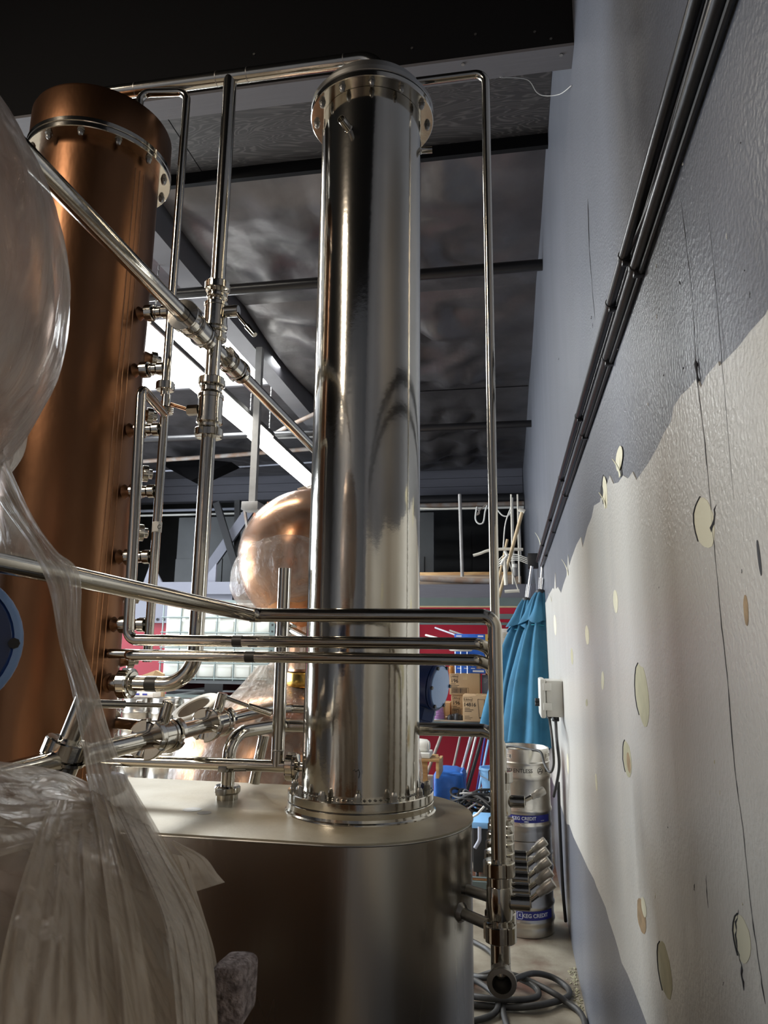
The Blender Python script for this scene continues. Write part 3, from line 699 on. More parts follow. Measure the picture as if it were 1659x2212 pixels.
lp3 = thing('front_pipe', 'lowest of the three level pipes, ending in an elbow under the middle one', 'pipe', (MX, 1.842, 1.16))
MB().tube(fillet([(-1.155, 1.93, z3), (-.985, 1.93, z3), (-.985, 1.72, z3), (-.075, 1.72, z3), (-.052, 1.74, z3-.01), (MX, VY[2], z3-.05), (MX, VY[2], 1.23)], .03, 6), .0138, 16).build('tube', steel, lp3)
MB().cyl((-.655, 1.72, z3), (-.63, 1.72, z3), .0142, 16).build('dark_tape', tape_dk, lp3)
# slim pipe from the stainless cap down to the manifold
cp = thing('cooling_pipe', 'slim pipe leaving the stainless column cap and dropping straight to the valves', 'pipe', (MX, VY[3], 1.2))
zc = at(985, 166, VY[3]).z
MB().tube(fillet([(SX+.14, VY[3], zc), (MX-.004, VY[3], zc), (MX-.004, VY[3], 1.23)], .035, 8), .0128, 16).build('tube', steel, cp)
# pipe passing behind the column at tank-top level
bp = thing('return_pipe', 'pipe clamped to the tank top, passing behind the stainless column to the valves', 'pipe', tuple(atz(490, 1726, TZ)))
b0 = atz(490, 1726, TZ); zb2 = at(970, 1575, 2.12).z
MB().tube(fillet([(b0.x, b0.y, TZ), (b0.x, b0.y, zb2-.012), (b0.x+.09, 2.12, zb2-.006), (MX, 2.12, zb2), (MX, 2.12, 1.36)], .062, 10), .0185, 18).build('tube', steel, bp)
def clamp(z, r, par):
    p = V((b0.x, b0.y, z))
    MB().lathe(p, UPZ, [(.018, -.011), (r-.004, -.011), (r, -.006), (r, .006), (r-.004, .011), (.018, .011)], 28).build('clamp_ring', steel, par)
    MB().rbox(p+V((-.012, -r-.018, -.008)), p+V((.012, -r+.002, .008)), .002).build('clamp_lug', steel_dull, par)
clamp(TZ+.026, .036, bp); clamp(TZ+.085, .028, bp)
MB().lathe((b0.x, b0.y, TZ), UPZ, [(.03, 0), (.030, .016), (.018, .017)], 24).build('ferrule', steel, bp)
p = V((b0.x, b0.y-.03, TZ+.085)); MB().tube([p, p+V((.03, -.004, .001)), p+V((.031, -.004, .001)), p+V((.066, -.006, .002))], [.004, .004, .007, .006], 10).build('wing_screw', steel_dull, bp)
MB().tube([(b0.x+.03, b0.y+.13, TZ+.02), (b0.x+.055, b0.y+.13, zb2-.03)], .016, 14).build('second_leg', steel, bp)
# low pipe into the column foot with the upright stub
sp = thing('feed_pipe', 'level pipe joined by a round union low on the stainless column', 'pipe', (-.6, 1.925, 1.385))
zl = at(450, 1648, 1.925).z
MB().tube([(-1.16, 1.925, zl-.004), (-.592, 1.925, zl)], .0165, 18).build('tube', steel, sp)
p = V((-.60, 1.925, zl)); d = V((1, 0, 0))
MB().nut(p, d, .037, .022, 4).build('union_nut', steel, sp)
MB().lathe(p+d*.022, d, [(.033, 0), (.033, .006), (.022, .008), (.013, .010), (.013, .030), (.022, .046), (.024, .055)], 24).build('reducer', steel, sp)
zs = at(606, 1228, 1.925).z; xs = at(605, 1500, 1.925).x
MB().tube([(xs, 1.925, zl), (xs, 1.925, zs)], .0178, 18).build('upright_stub', steel, sp)
MB().lathe((xs, 1.925, zl+.04), UPZ, [(.0178, -.001), (.0184, 0), (.0184, .002), (.0178, .003)], 18).build('weld_bead', steel_dull, sp)
# lower pipe between the two pots with two ball valves
ax, az = -.888, 1.47
vl = thing('pot_link_pipe', 'low pipe with two lever ball valves running over the tank between both pots', 'pipe', (ax, 1.9, az))
MB().tube([(ax, 1.05, az), (ax, 2.75, az)], .0225, 20).build('tube', steel, vl)
MB().tube(fillet([(ax, 2.60, az), (ax+.05, 2.7, az-.005), (-.45, 2.72, az-.01)], .03, 6), .017, 14).build('side_branch', steel, vl)
def hfit(name, y, r, h, kind='nut'):
    p = V((ax, y-h/2, az))
    if kind == 'nut': return MB().nut(p, dy, r, h, 4).build(name, steel, vl)
    return MB().lathe(p, dy, [(.0225, 0), (r-.004, 0), (r, .004), (r, h*.2), (r-.002, h*.21), (r-.002, h*.79), (r, h*.80), (r, h-.004), (r-.004, h), (.0225, h)], 32).build(name, steel, vl)
for y_, sc, hd_ in ((1.74, 1.0, -1), (2.09, 1.0, 1)):
    hfit('union_nut', y_-.052, .050, .026); hfit('collar', y_-.032, .043, .014, 'b')
    bd = hfit('valve_body', y_+.01, .042, .075, 'b'); hfit('union_nut', y_+.066, .047, .024)
    h0 = V((ax+.012, y_-.0, az+.036))
    MB().cyl(h0, h0+V((.012, 0, .052)), .0155, 18, .002).build('handle_hub', steel, bd)
    h1 = h0+V((.01, 0, .042))
    if hd_ < 0: T = [h1, h1+V((-.045, -.055, .004)), h1+V((-.07, -.085, .007)), h1+V((-.071, -.086, .007)), h1+V((-.125, -.150, .012))]
    else: T = [h1, h1+V((.06, .02, -.022)), h1+V((.075, .025, -.028)), h1+V((.076, .0255, -.0285)), h1+V((.142, .05, -.05))]
    MB().tube(T, [.0058, .0058, .0058, .0095, .011], 12).build('lever', steel, bd)
# angled outlet elbow with big nut at the foot of the copper column
q = at(140, 1625, 1.35)
eo = thing('angled_outlet', 'stubby angled stainless outlet with big round nut under the hanging film', 'fitting', q)
d = V((-.30, -.05, -.95)).normalized()
MB().tube([q-d*.11, q-d*.02], .022, 18).build('tube', steel, eo)
MB().nut(q-d*.025, d, .046, .035, 4).build('union_nut', steel, eo)
MB().lathe(q+d*.012, d, [(.044, 0), (.044, .006), (.037, .01), (.037, .06), (.0, .062)], 28).build('lower_body', steel, eo)
# stub pipe with flange behind (leaves the copper column low down)
q0 = at(236, 1560, 2.05)
so = thing('side_outlet', 'short double pipe with pale round flange behind the first ball valve', 'pipe', q0)
MB().cyl(q0, q0+V((.16, 0, -.012)), .018, 16).build('tube', steel, so)
MB().lathe(q0, (1, 0, 0), [(.0, 0), (.036, 0), (.038, .003), (.038, .016), (.034, .02), (.018, .021)], 26).build('flange', steel, so)
# ------------------------------------------------------------------ valve manifold at the tank's end
grip_m = mat('satin_grip', (.62, .60, .56), .38, .6)
mlabels = ['nearest upright valve of the row at the tank end, with open elbow outlet below', 'second upright valve from the open elbow in the row at the tank end',
           'third upright valve from the open elbow in the row at the tank end', 'fourth upright valve from the open elbow in the row at the tank end', 'fifth upright valve from the open elbow in the row at the tank end', 'last upright valve of the row, set higher than the others']
for i, y in enumerate(VY+[2.12]):
    zo_ = .072 if i < 5 else .19
    t = thing('manifold_valve', mlabels[i], 'valve', (MX, y, 1.0+zo_), 'row of lever valves at the tank end')
    P = lambda z: V((MX, y, z+zo_))
    MB().nut(P(1.142), UPZ, .0345, .030, 4).build('union_nut', steel, t)
    MB().lathe(P(1.12), UPZ, [(.018, 0), (.027, .001), (.027, .028), (.018, .035)], 26).build('collar', steel, t)
    b_ = MB().lathe(P(1.055), UPZ, [(.018, 0), (.026, .001), (.028, .004), (.028, .066), (.026, .069), (.020, .071)], 30).build('valve_body', steel, t)
    MB().lathe(P(1.025), UPZ, [(.017, 0), (.017, .034)], 20).build('neck', steel, t)
    MB().nut(P(1.012), UPZ, .0355, .034, 4).build('lower_nut', steel, t)
    if i == 4: MB().tube(([P(1.18), P(1.22), P(1.26)]), .013, 14).build('riser', steel, t)
    if i == 0:
        ez = .958
        MB().lathe(P(ez+.012), UPZ, [(.021, 0), (.021, .05)], 22).lathe(P(ez), UPZ, [(0, -.022), (.012, -.019), (.021, -.008), (.021, .014)], 22).build('elbow', steel, t)
        o_ = P(ez); dd = V((.05, -1, -.12)).normalized()
        MB().lathe(o_, dd, [(.021, 0), (.022, .045), (.030, .047), (.031, .052), (.030, .056), (.020, .057), (.018, .045), (.018, .0), (0, .0)], 30).build('open_outlet', steel_dull, t)
        MB().lathe(o_+dd*.012, dd, [(0, 0), (.0185, 0)], 24).build('bore', dark_gasket, t)
    else:
        MB().lathe(P(.955), UPZ, [(0, 0), (.02, .0), (.02, .04)], 18).build('elbow', steel, t)
    hx0 = MX+.022; zz = 1.092+zo_; yv = y-.004
    MB().cyl((hx0, yv, zz), (MX+.066, yv, zz), .0165, 20, .002).build('handle_hub', steel, b_)
    MB().cyl((MX+.0655, yv, zz), (MX+.068, yv, zz), .009, 16).build('hub_bolt', steel_dull, b_)
    h1 = V((MX+.058, yv, zz)); u_ = V((.78, -.03, .62)).normalized()
    if i == 5: u_ = V((.75, .3, .35)).normalized()
    MB().tube([h1, h1+u_*.040, h1+u_*.041], [.0058, .0062, .0062], 12).build('lever', steel, b_)
    MB().lathe(h1+u_*.030, u_, [(.006, 0), (.0082, .001), (.0088, .010), (.0088, .012), (.0110, .018), (.0118, .026), (.0115, .040), (.0105, .043), (0, .044)], 18).build('grip', grip_m, b_)
tp_ = thing('manifold_stub', 'short level stub pipe joining the tank end to the nearest valve', 'pipe', (-.1, 1.69, 1.01))
MB().tube([(-.13, 1.775, 1.103), (MX, 1.68, 1.106)], .0125, 14).build('tube', steel_dull, tp_)
MB().lathe((-.124, 1.768, 1.1035), (1, -1, 0), [(.022, 0), (.018, .006), (.0125, .012)], 18).build('weld_collar', steel_dull, tp_)
tp_ = thing('manifold_stub', 'short level stub pipe joining the tank end to the second valve', 'pipe', (-.1, 1.76, 1.045))
MB().tube([(-.112, 1.81, 1.140), (MX, 1.757, 1.140)], .0125, 14).build('tube', steel_dull, tp_)

# ------------------------------------------------------------------ pot stills
def onion_prof(k=1.0):
    base = [(.14, 1.70), (.15, 1.76), (.20, 1.80), (.285, 1.86), (.35, 1.94), (.385, 2.02), (.397, 2.10), (.392, 2.18), (.365, 2.27), (.31, 2.35), (.22, 2.42), (.13, 2.455), (.06, 2.47), (.046, 2.48)]
    P = cubspl([(r, 0, z) for r, z in base], 4); return [(p.x*k, p.z) for p in P]
def wrinkle(seed, amp, fa=7, fz=5):
    def f(a, h):
        n = noise.fractal(V((cos(a)*fa*.3+seed, sin(a)*fa*.3, h*fz)), 1.0, 2.0, 4)
        r = 1-abs(noise.noise(V((cos(a)*fa*.45+seed, sin(a)*fa*.45, h*fz*.35+n*.4))))
        return 1+amp*n*.6+amp*r*r*.9
    return f
far = thing('pot_still', 'copper pot still with onion head standing behind the stainless column', 'pot still', (-.91, 3.35, 0))
fc = V((-.91, 3.35, 0))
MB().lathe(fc, UPZ, onion_prof(), 64).build('onion_head', copper_br, far)
MB().lathe(fc, UPZ, [(.10, 1.58), (.142, 1.585), (.142, 1.705), (.10, 1.71)], 48).build('neck', copper_br, far)
MB().lathe(fc, UPZ, [(.12, 1.515), (.150, 1.515), (.152, 1.518), (.152, 1.575), (.15, 1.58), (.12, 1.58)], 48).build('brass_band', brass, far)
pot_prof = [(p.x, p.z) for p in cubspl([(.12, 0, 1.53), (.20, 0, 1.50), (.36, 0, 1.46), (.52, 0, 1.38), (.62, 0, 1.25), (.65, 0, 1.08), (.65, 0, .8), (.62, 0, .55), (.5, 0, .45)], 5)]
fp2 = V((-1.0, 3.38, 0)); pfar = [(r*.875, z) for r, z in pot_prof]
MB().lathe(fp2, UPZ, pfar, 72).build('pot', copper_br, far)
for a in (45, 135, 225, 315): MB().cyl(fp2+V((cos(radians(a))*.40, sin(radians(a))*.40, 0)), fp2+V((cos(radians(a))*.40, sin(radians(a))*.40, .56)), .035, 14).build('leg', steel_dull, far)
op = [(r+.006, z) for r, z in onion_prof() if 1.80 < z]
tight = [(r, z) for r, z in op if z > 2.06]
MB().lathe(fc, UPZ, tight, 120, mod=wrinkle(2, .006, 6, 3)).build('stretch_film', film_on, far)
loose = [(.18, 1.84), (.30, 1.87), (.37, 1.92), (.405, 1.98), (.42, 2.05), (.415, 2.11), (.402, 2.15)]
def skirt(a, h): return wrinkle(6, .05, 9, 7)(a, h)
vs = MB().lathe(fc, UPZ, [(p.x, p.z) for p in cubspl([(r, 0, z) for r, z in loose], 4)], 160, mod=skirt)
for v in vs.v: v.z += .03*sin(3*atan2(v.y-fc.y, v.x-fc.x)+.6)+.012*noise.noise(v*9)
vs.build('loose_film_band', film, far, ang=80)
top_ = MB().lathe(fc, UPZ, [(.05, 2.475), (.09, 2.478), (.115, 2.464), (.10, 2.452), (.07, 2.45)], 60, mod=wrinkle(11, .22, 14, 3)); top_.build('film_collar', film_pot, far, ang=80)
p = V((-1.285, 3.30, at(515, 1232, 3.3).z)); d = V((-1, -.12, .0)).normalized()
MB().lathe(p-d*.08, d, [(.055, 0), (.055, .07)], 28).build('port_tube', steel, far)
MB().nut(p-d*.01, d, .068, .038, 4).build('port_nut', steel, far)
potf = [(r+.012, z) for r, z in pfar if z > .5]
mbf = MB().lathe(fp2, UPZ, potf, 150, mod=wrinkle(17, .028, 9, 8)); mbf.build('pot_film', film, far, ang=80)
# film hood around the neck
hood = MB().lathe(fc, UPZ, [(.175, 1.80), (.19, 1.74), (.185, 1.66), (.20, 1.62), (.215, 1.60)], 120, mod=wrinkle(23, .16, 8, 9)); hood.build('neck_film', film_sheet, far, ang=80)
# manway ring lying on the shoulder
p = at(428, 1548, 2.98); d = V((-.30, -.42, .86)).normalized()
MB().lathe(p, d, [(.072, 0), (.105, 0), (.112, .008), (.112, .022), (.114, .024), (.114, .044), (.106, .05), (.078, .05), (.072, .045), (.072, 0)], 44).build('manway_ring', mat('dusty_ring', (.33, .30, .25), .5, .4), far)
for px_, py_ in ((560, 1533), (612, 1528)):
    q = at(px_, py_, 2.95); MB().rbox(q+V((-.035, -.02, -.014)), q+V((.035, .02, .014)), .004).cyl(q+V((.03, 0, 0)), q+V((.055, 0, .0)), .008, 10).build('clamp', steel_dull, far)
# loose sheet hanging from the neck to the shoulder
def sheet(name, L, R, nx, ny, m, par, amp=.012, sag=.02, seed=0, freq=9):
    L = cubspl(L, 6); R = cubspl(R, 6); n = min(len(L), len(R)); vs = []; fs = []
    for j in range(n):
        for i in range(nx+1):
            t = i/nx; p = L[j].lerp(R[j], t); nr = (EP-p).normalized()
            w_ = noise.noise(V((t*freq+seed, j*.05, seed)))+.5*noise.noise(V((t*freq*2.3+seed, j*.12, seed+5)))+.6*noise.noise(V((t*2, j*.25, seed+9)))
            vs.append(p+nr*(amp*w_+sag*sin(pi*t)))
    for j in range(n-1):
        for i in range(nx): a = j*(nx+1)+i; fs.append((a, a+1, a+nx+2, a+nx+1))
    return MB().add(vs, fs).build(name, m, par, ang=80)
sheet('hanging_film', [at(556, 1438, 3.05), at(520, 1480, 2.95), at(470, 1530, 2.85), at(432, 1570, 2.8)], [at(604, 1436, 3.05), at(600, 1480, 2.95), at(590, 1520, 2.85), at(560, 1560, 2.8)], 26, 8, film_sheet, far, .014, .02, 3)

near = thing('pot_still', 'nearest copper pot still bundled in heavy wrinkled plastic film', 'pot still', (-.9, .55, 0))
nc = V((-.905, .55, 0))
MB().lathe(nc, UPZ, onion_prof(.985), 72).build('onion_head', copper_br, near)
MB().lathe(nc, UPZ, [(.10, 1.5), (.142, 1.505), (.142, 1.705), (.10, 1.71)], 40).build('neck', copper_br, near)
MB().lathe(nc, UPZ, [(r, z) for r, z in pot_prof], 72).build('pot', copper, near)
for a in (45, 135, 225, 315): MB().cyl(nc+V((cos(radians(a))*.45, sin(radians(a))*.45, 0)), nc+V((cos(radians(a))*.45, sin(radians(a))*.45, .56)), .035, 14).build('leg', steel_dull, near)
nf = MB().lathe(nc, UPZ, [(r+.008, z) for r, z in onion_prof(1.0) if z > 1.86], 200, mod=wrinkle(31, .014, 12, 4)); nf.build('onion_film', film_near, near, ang=80)
# heavy wrap on the near pot: folds gather to a pinch and fall down
gx = at(215, 1735, .95)
wp = [(p.x, p.z) for p in cubspl([(.15, 0, 1.66), (.24, 0, 1.61), (.42, 0, 1.535), (.545, 0, 1.455), (.605, 0, 1.36), (.64, 0, 1.22), (.655, 0, 1.05), (.66, 0, .85)], 22)]
wr_ = MB().lathe(nc, UPZ, wp, 520)
gq = V((gx.x, gx.y, gx.z)); gq = nc+(gq-nc); gd = (gq-nc); gd.z = 0; gd.normalize(); gt = V((-gd.y, gd.x, 0))
for v in wr_.v:
    e_ = v-nc; ang_ = atan2(e_.y, e_.x); r_ = hypot(e_.x, e_.y); out_ = V((e_.x, e_.y, .25)).normalized()
    w0 = noise.noise(v*2.6)*.35+.10*noise.noise(v*7)
    s_ = hypot(r_, 1.66-v.z); u_ = ang_+w0+.55*(1.5-v.z); k = 0.0
    for fr, am, pw in ((4.5, .018, 4), (9.5, .008, 4), (21, .003, 3)):
        k += am*(1-abs(noise.noise(V((cos(u_)*fr, sin(u_)*fr, s_*1.3+fr)))))**pw
    tt = noise.noise(V((v.x*3, v.y*3, v.z*2+8)))
    k += .030*noise.noise(v*3.4+V((3, 1, 7)))+max(0, tt)*.010*(1-abs(noise.noise(V((v.x*6, v.y*6, v.z*16)))))**3
    v += out_*(k-.022)
wr_.build('pot_film', film_pot, near, ang=80)
def on_pot(x, y, off=.022):
    dr = ray(x, y).normalized(); best = None
    def rad(z):
        for (r0, z0), (r1, z1) in zip(wp, wp[1:]):
            if z1 <= z <= z0: return r0+(r1-r0)*(z0-z)/max(1e-6, z0-z1)
        return .66 if z < 1.2 else -1
    t = .25
    while t < 1.5:
        p = EP+dr*t; g = hypot(p.x-nc.x, p.y-nc.y)-rad(p.z)-off
        if p.z < 1.66 and rad(p.z) > 0:
            if best is None or g < best[0]: best = (g, p)
            if g <= 0: return p
        t += .004
    return best[1]
def pot_sheet(Lq, Rq, off, nx, ny, m, amp, sag, seed, freq): sheet('film_fold', [on_pot(*q, off) for q in Lq], [on_pot(*q, off) for q in Rq], nx, ny, m, near, amp, sag, seed, freq)
pot_sheet([(185,1672),(205,1760),(225,1900),(245,2060),(262,2250)], [(270,1672),(335,1780),(415,1930),(458,2080),(474,2250)], .020, 60, 6, film_pot, .016, .010, 91, 10)
pot_sheet([(110,1730),(70,1830),(30,1960),(0,2090),(-20,2250)], [(225,1720),(255,1830),(290,1960),(318,2100),(340,2250)], .012, 60, 6, film_pot, .014, .010, 95, 9)
pot_sheet([(210,1700),(150,1672),(80,1655),(0,1645),(-60,1640)], [(240,1780),(150,1800),(70,1830),(0,1850),(-60,1870)], .010, 50, 6, film_pot, .016, .006, 99, 7)
pot_sheet([(245,1740),(300,1860),(350,1980),(372,2100),(385,2250)], [(300,1740),(360,1850),(430,1970),(462,2090),(470,2250)], .034, 40, 6, film_sheet, .012, .006, 107, 9)
# ribbon of film hanging over the upper front pipe down to the bundle
Lp = [at(-70, 960, .80), at(-10, 1075, .78), at(60, 1175, .74), at(105, 1270, .74), at(128, 1390, .76), at(152, 1480, .79), at(172, 1580, .82), at(190, 1690, .86), at(200, 1800, .90), at(230, 1930, .90)]
Rp = [at(-30, 890, .80), at(60, 1095, .78), at(118, 1185, .74), at(172, 1240, .74), at(176, 1380, .76), at(208, 1480, .79), at(240, 1590, .82), at(285, 1700, .86), at(340, 1800, .90), at(400, 1900, .90)]
sheet('hanging_film', Lp, Rp, 40, 10, film_sheet, near, .016, .012, 41, 8)
sheet('hanging_film', [at(-60, 1060, .82), at(-40, 1100, .82), at(-20, 1190, .82)], [at(20, 1075, .80), at(60, 1130, .80), at(105, 1215, .78)], 20, 6, film_sheet, near, .01, .01, 51, 7)
# torn corner sticking out at the side
sheet('film_corner', [at(368, 1822, .93), at(405, 1862, .93), at(412, 1895, .93), at(425, 1925, .93)], [at(375, 1815, .93), at(440, 1850, .95), at(470, 1888, .97), at(486, 1906, .98)], 16, 6, film_pot, near, .008, .006, 61, 5)
sheet('film_corner', [at(300, 1830, .95), at(350, 1930, .97), at(390, 2060, .97), at(405, 2240, .97)], [at(400, 1850, .97), at(440, 1975, .99), at(468, 2080, .985), at(478, 2240, .98)], 24, 8, film_pot, near, .014, .012, 71, 7)
sheet('film_corner', [at(-30, 905, .86), at(-25, 960, .86), at(-20, 1000, .86), at(-20, 1040, .86)], [at(66, 880, .86), at(62, 925, .86), at(50, 985, .86), at(10, 1040, .86)], 18, 6, film_sheet, near, .01, .006, 81, 5)
# felt scrap
q = at(503, 2135, .95)
fm = MB().rbox(q+V((-.022, -.03, -.036)), q+V((.022, .03, .036)), .012, 4)
for v in fm.v:
    n = noise.noise(v*40); v += V((n, noise.noise(v*37+V((3, 0, 0))), noise.noise(v*33+V((9, 0, 0)))))*.007
o = fm.build('felt_scrap', felt); tag(o, 'scrap of fuzzy grey insulation felt poking out under the plastic film', 'felt')
bmm = o.modifiers.new('sub', 'SUBSURF'); bmm.levels = bmm.render_levels = 2
# blue motors
def motor(name, label, c, d, r, ln, mc=None, mr=None):
    t = thing(name, label, 'motor', c); d = V(d).normalized(); c = V(c)
    MB().lathe(c-d*ln, d, [(r*.5, 0), (r*.8, .01), (r*.82, ln*.45), (r*.95, ln*.5), (r*.95, ln-.03)], 36).build('housing', blue_motor, t)
    MB().lathe(c-d*.034, d, [(r*.9, 0), (r, .003), (r, .012), (r*.9, .013), (r*.93, .014), (r, .017), (r, .026), (r*.96, .032), (r*.9, .034)], 40).build('cover_rim', mr or blue_motor, t)
    MB().lathe(c-d*.004, d, [(r*.9, 0), (r*.86, .006), (r*.5, .010), (0, .011)], 40).build('cover', mc or blue_lid, t)
    u, w, _ = frame(d)
    for k in range(6):
        a = 2*pi*k/6; MB().cyl(c+u*cos(a)*r*.9+w*sin(a)*r*.9-d*.002, c+u*cos(a)*r*.9+w*sin(a)*r*.9+d*.008, r*.075, 8).build('cover_bolt', black_soft, t)
    return t
mf = motor('agitator_motor', 'dark blue agitator motor with pale cover tilted beside the stainless column', at(951, 1484, 3.2), (.93, -.33, -.10), .104, .26)
c = at(920, 1545, 3.24)
MB().cyl(c+V((0, 0, .06)), c+V((.0, 0, .0)), .045, 16).build('gland_boss', blue_motor, mf)
MB().hexn(c+V((0, 0, .03)), (-.25, -.1, -1), .052, .05).build('gland_nut', blue_motor, mf)
MB().lathe(c+V((-.012, -.005, -.02)), (-.25, -.1, -1), [(.044, 0), (.044, .03), (.03, .04), (0, .04)], 16).build('cable_gland', blue_motor, mf)
motor('agitator_motor', 'dark blue motor cover peeking in beside the nearest wrapped pot', at(-134, 1388, .93), (.55, -.83, .02), .112, .22, blue_motor, blue_lid)
q = at(930, 1487, 3.2)
MB().cyl((-.52, 3.32, 1.30), (-.52, 3.32, q.z-.02), .045, 20).build('motor_post', steel_dull, mf)
t = thing('dosing_pipe', 'short stainless pipe leaning out of the film behind the column', 'pipe', at(640, 1370, 2.9))
MB().tube([at(625, 1358, 2.95), at(675, 1385, 2.75), at(720, 1402, 2.6)], .016, 14).build('tube', steel, t)
MB().nut(at(625, 1358, 2.95), at(675, 1385, 2.75)-at(625, 1358, 2.95), .026, .03, 4).build('union_nut', steel, t)
# ------------------------------------------------------------------ kegs
def make_keg(label, group=None, h=.54, r=.178, hands=(-54, 126)):
    t = thing('beer_keg', label, 'keg', (0, 0, 0), group)
    pr = [(r*.80, .012), (r*.93, .0), (r*.955, .004), (r*.955, .050), (r*.945, .058), (r*.99, .075), (r, .085), (r*.985, .095), (r*.965, .10), (r*.965, .155),
          (r*.985, .160), (r, .168), (r, .176), (r*.985, .184), (r*.965, .19), (r*.965, .27), (r*.968, .275), (r*.968, .35), (r*.985, .356), (r, .364), (r, .374), (r*.985, .382), (r*.965, .388),
          (r*.965, .44), (r*.97, .447), (r*.985, .452), (r*.985, .458), (r*.955, .464), (r*.955, .528), (r*.945, .538), (r*.92, .54), (r*.90, .532), (r*.895, .47)]
    MB().lathe((0, 0, 0), UPZ, pr, 56).build('shell', steel_keg, t)
    MB().lathe((0, 0, 0), UPZ, [(r*.90, .475), (r*.5, .492), (.05, .505), (.04, .52), (.036, .522), (.03, .51), (0, .51)], 40).build('top_dome', steel_keg, t)
    MB().lathe((0, 0, 0), UPZ, [(.034, .515), (.034, .528), (.028, .532), (0, .532)], 24).build('spear_cap', tan_pole, t)
    for a in hands:
        a_ = radians(a); mb = MB()
        for k in range(17):
            pass
        pts = []
        for k in range(24):
            th = 2*pi*k/24; x_ = .040*max(-1, min(1, cos(th)*1.35)); z_ = .013*max(-1, min(1, sin(th)*1.35))
            aa = a_+x_/r; pts.append(V((cos(aa)*(r*.9575), sin(aa)*(r*.9575), .497+z_)))
        mb.tube(pts+pts[:2], .003, 6); rim = mb.build('handle_rim', steel_keg, t)
        nrm = V((cos(a_), sin(a_), 0)); mb = MB(); mb.prism([p for p in pts], nrm*.0012); mb.build('hand_hole', dark_gasket, rim)
    return t
def on_cyl(c, R, a0, z0):
    def f(p): a = a0+p.x/R; return V((c[0]+(R+.0008+p.z)*cos(a), c[1]+(R+.0008+p.z)*sin(a), z0+p.y))
    return f
def band(par, c, R, z0, z1, a0, a1, m, name='label_band'):
    vs = []; fs = []; n = 40
    for i in range(n+1):
        a = a0+(a1-a0)*i/n
        for z in (z0, z1):
            for e in (.0003, .001): vs.append((c[0]+(R+e)*cos(a), c[1]+(R+e)*sin(a), z))
    for i in range(n):
        k = 4*i; fs += [(k+1, k+5, k+7, k+3), (k, k+2, k+6, k+4), (k, k+4, k+5, k+1), (k+2, k+3, k+7, k+6)]
    return MB().add(vs, fs).build(name, m, par)
KC = V((.062, 4.86, 0)); r = .178; fa = atan2(-KC.y, -KC.x)
kl = make_keg('lower steel keg of the two-high stack beside the white wall'); kl.location = KC
ku = make_keg('upper steel keg of the two-high stack with a cable across its top', hands=(-127, -20)); ku.location = KC+V((0, 0, .541))
def dress(k, which):
    c = k.location; R = r*.965
    if which == 0:
        b_ = band(k, c, R, c.z+.102, c.z+.152, fa-.35, fa+1.1, label_blue)
        lettering('KEG CREDIT', .030, label_white, b_, on_cyl(c, R+.0008, fa+.36, c.z+.127), align='CENTER', bold=.0006)
        lettering('K', .024, label_white, b_, on_cyl(c, R+.0008, fa-.20, c.z+.128))
        P = [on_cyl(c, R+.0012, fa-.20, c.z+.128)(V((.016*max(-1, min(1, 1.3*cos(2*pi*i/20))), .019*max(-1, min(1, 1.3*sin(2*pi*i/20))), 0))) for i in range(21)]
        MB().tube(P, .0012, 5).build('keg_emblem', label_white, b_)
    else:
        b_ = band(k, c, R, c.z+.110, c.z+.153, fa-.6, fa+1.1, label_blue)
        lettering('KEG CREDIT', .027, label_white, b_, on_cyl(c, R+.0008, fa+.02, c.z+.135), bold=.0006)
        lettering('www', .013, lav, b_, on_cyl(c, R+.0008, fa+.72, c.z+.122))
        MB().tube([on_cyl(c, R+.001, fa+.10, c.z+.117)(V((x_, 0, 0))) for x_ in (-.014, 0, .014)], [.002, .004, .002], 6).build('lettering', label_white, b_)
        lettering('RELENTLESS', .032, etch, k, on_cyl(c, R+.0008, fa-.13, c.z+.413), bold=.0004)
        lettering('firm', .036, etch, k, on_cyl(c, R+.0008, fa+1.12, c.z+.413))
        e_ = on_cyl(c, R+.0008, fa+.68, c.z+.413)
        mb = MB(); mb.tube([e_(V((.019*cos(2*pi*i/20), .019*sin(2*pi*i/20), 0))) for i in range(21)], .0012, 5)
        for i in range(3):
            a = pi/2+2*pi*i/3; mb.tube([e_(V((.004*cos(a), .004*sin(a), 0))), e_(V((.013*cos(a), .013*sin(a), 0)))], .003, 6)
        mb.build('keg_emblem', etch, k)
dress(kl, 0); dress(ku, 1)
# keg row in front of the white totes
k0 = None; gl = 'kegs stacked before the white totes'
n = 0
for ix, x_ in enumerate((-4.82, -4.43, -4.05, -3.67, -3.29)):
    for lv in (0, 1):
        lab = ('top' if lv else 'bottom')+' keg of the '+('first', 'second', 'third', 'fourth', 'fifth')[ix]+' stack, counted from the copper column, below the white tote'
        if k0 is None: k0 = make_keg(lab, gl); k0.location = (x_, 8.1, 0)
        else: dup(k0, (x_, 8.1+.02*((ix*3) % 2), .541*lv), lab)
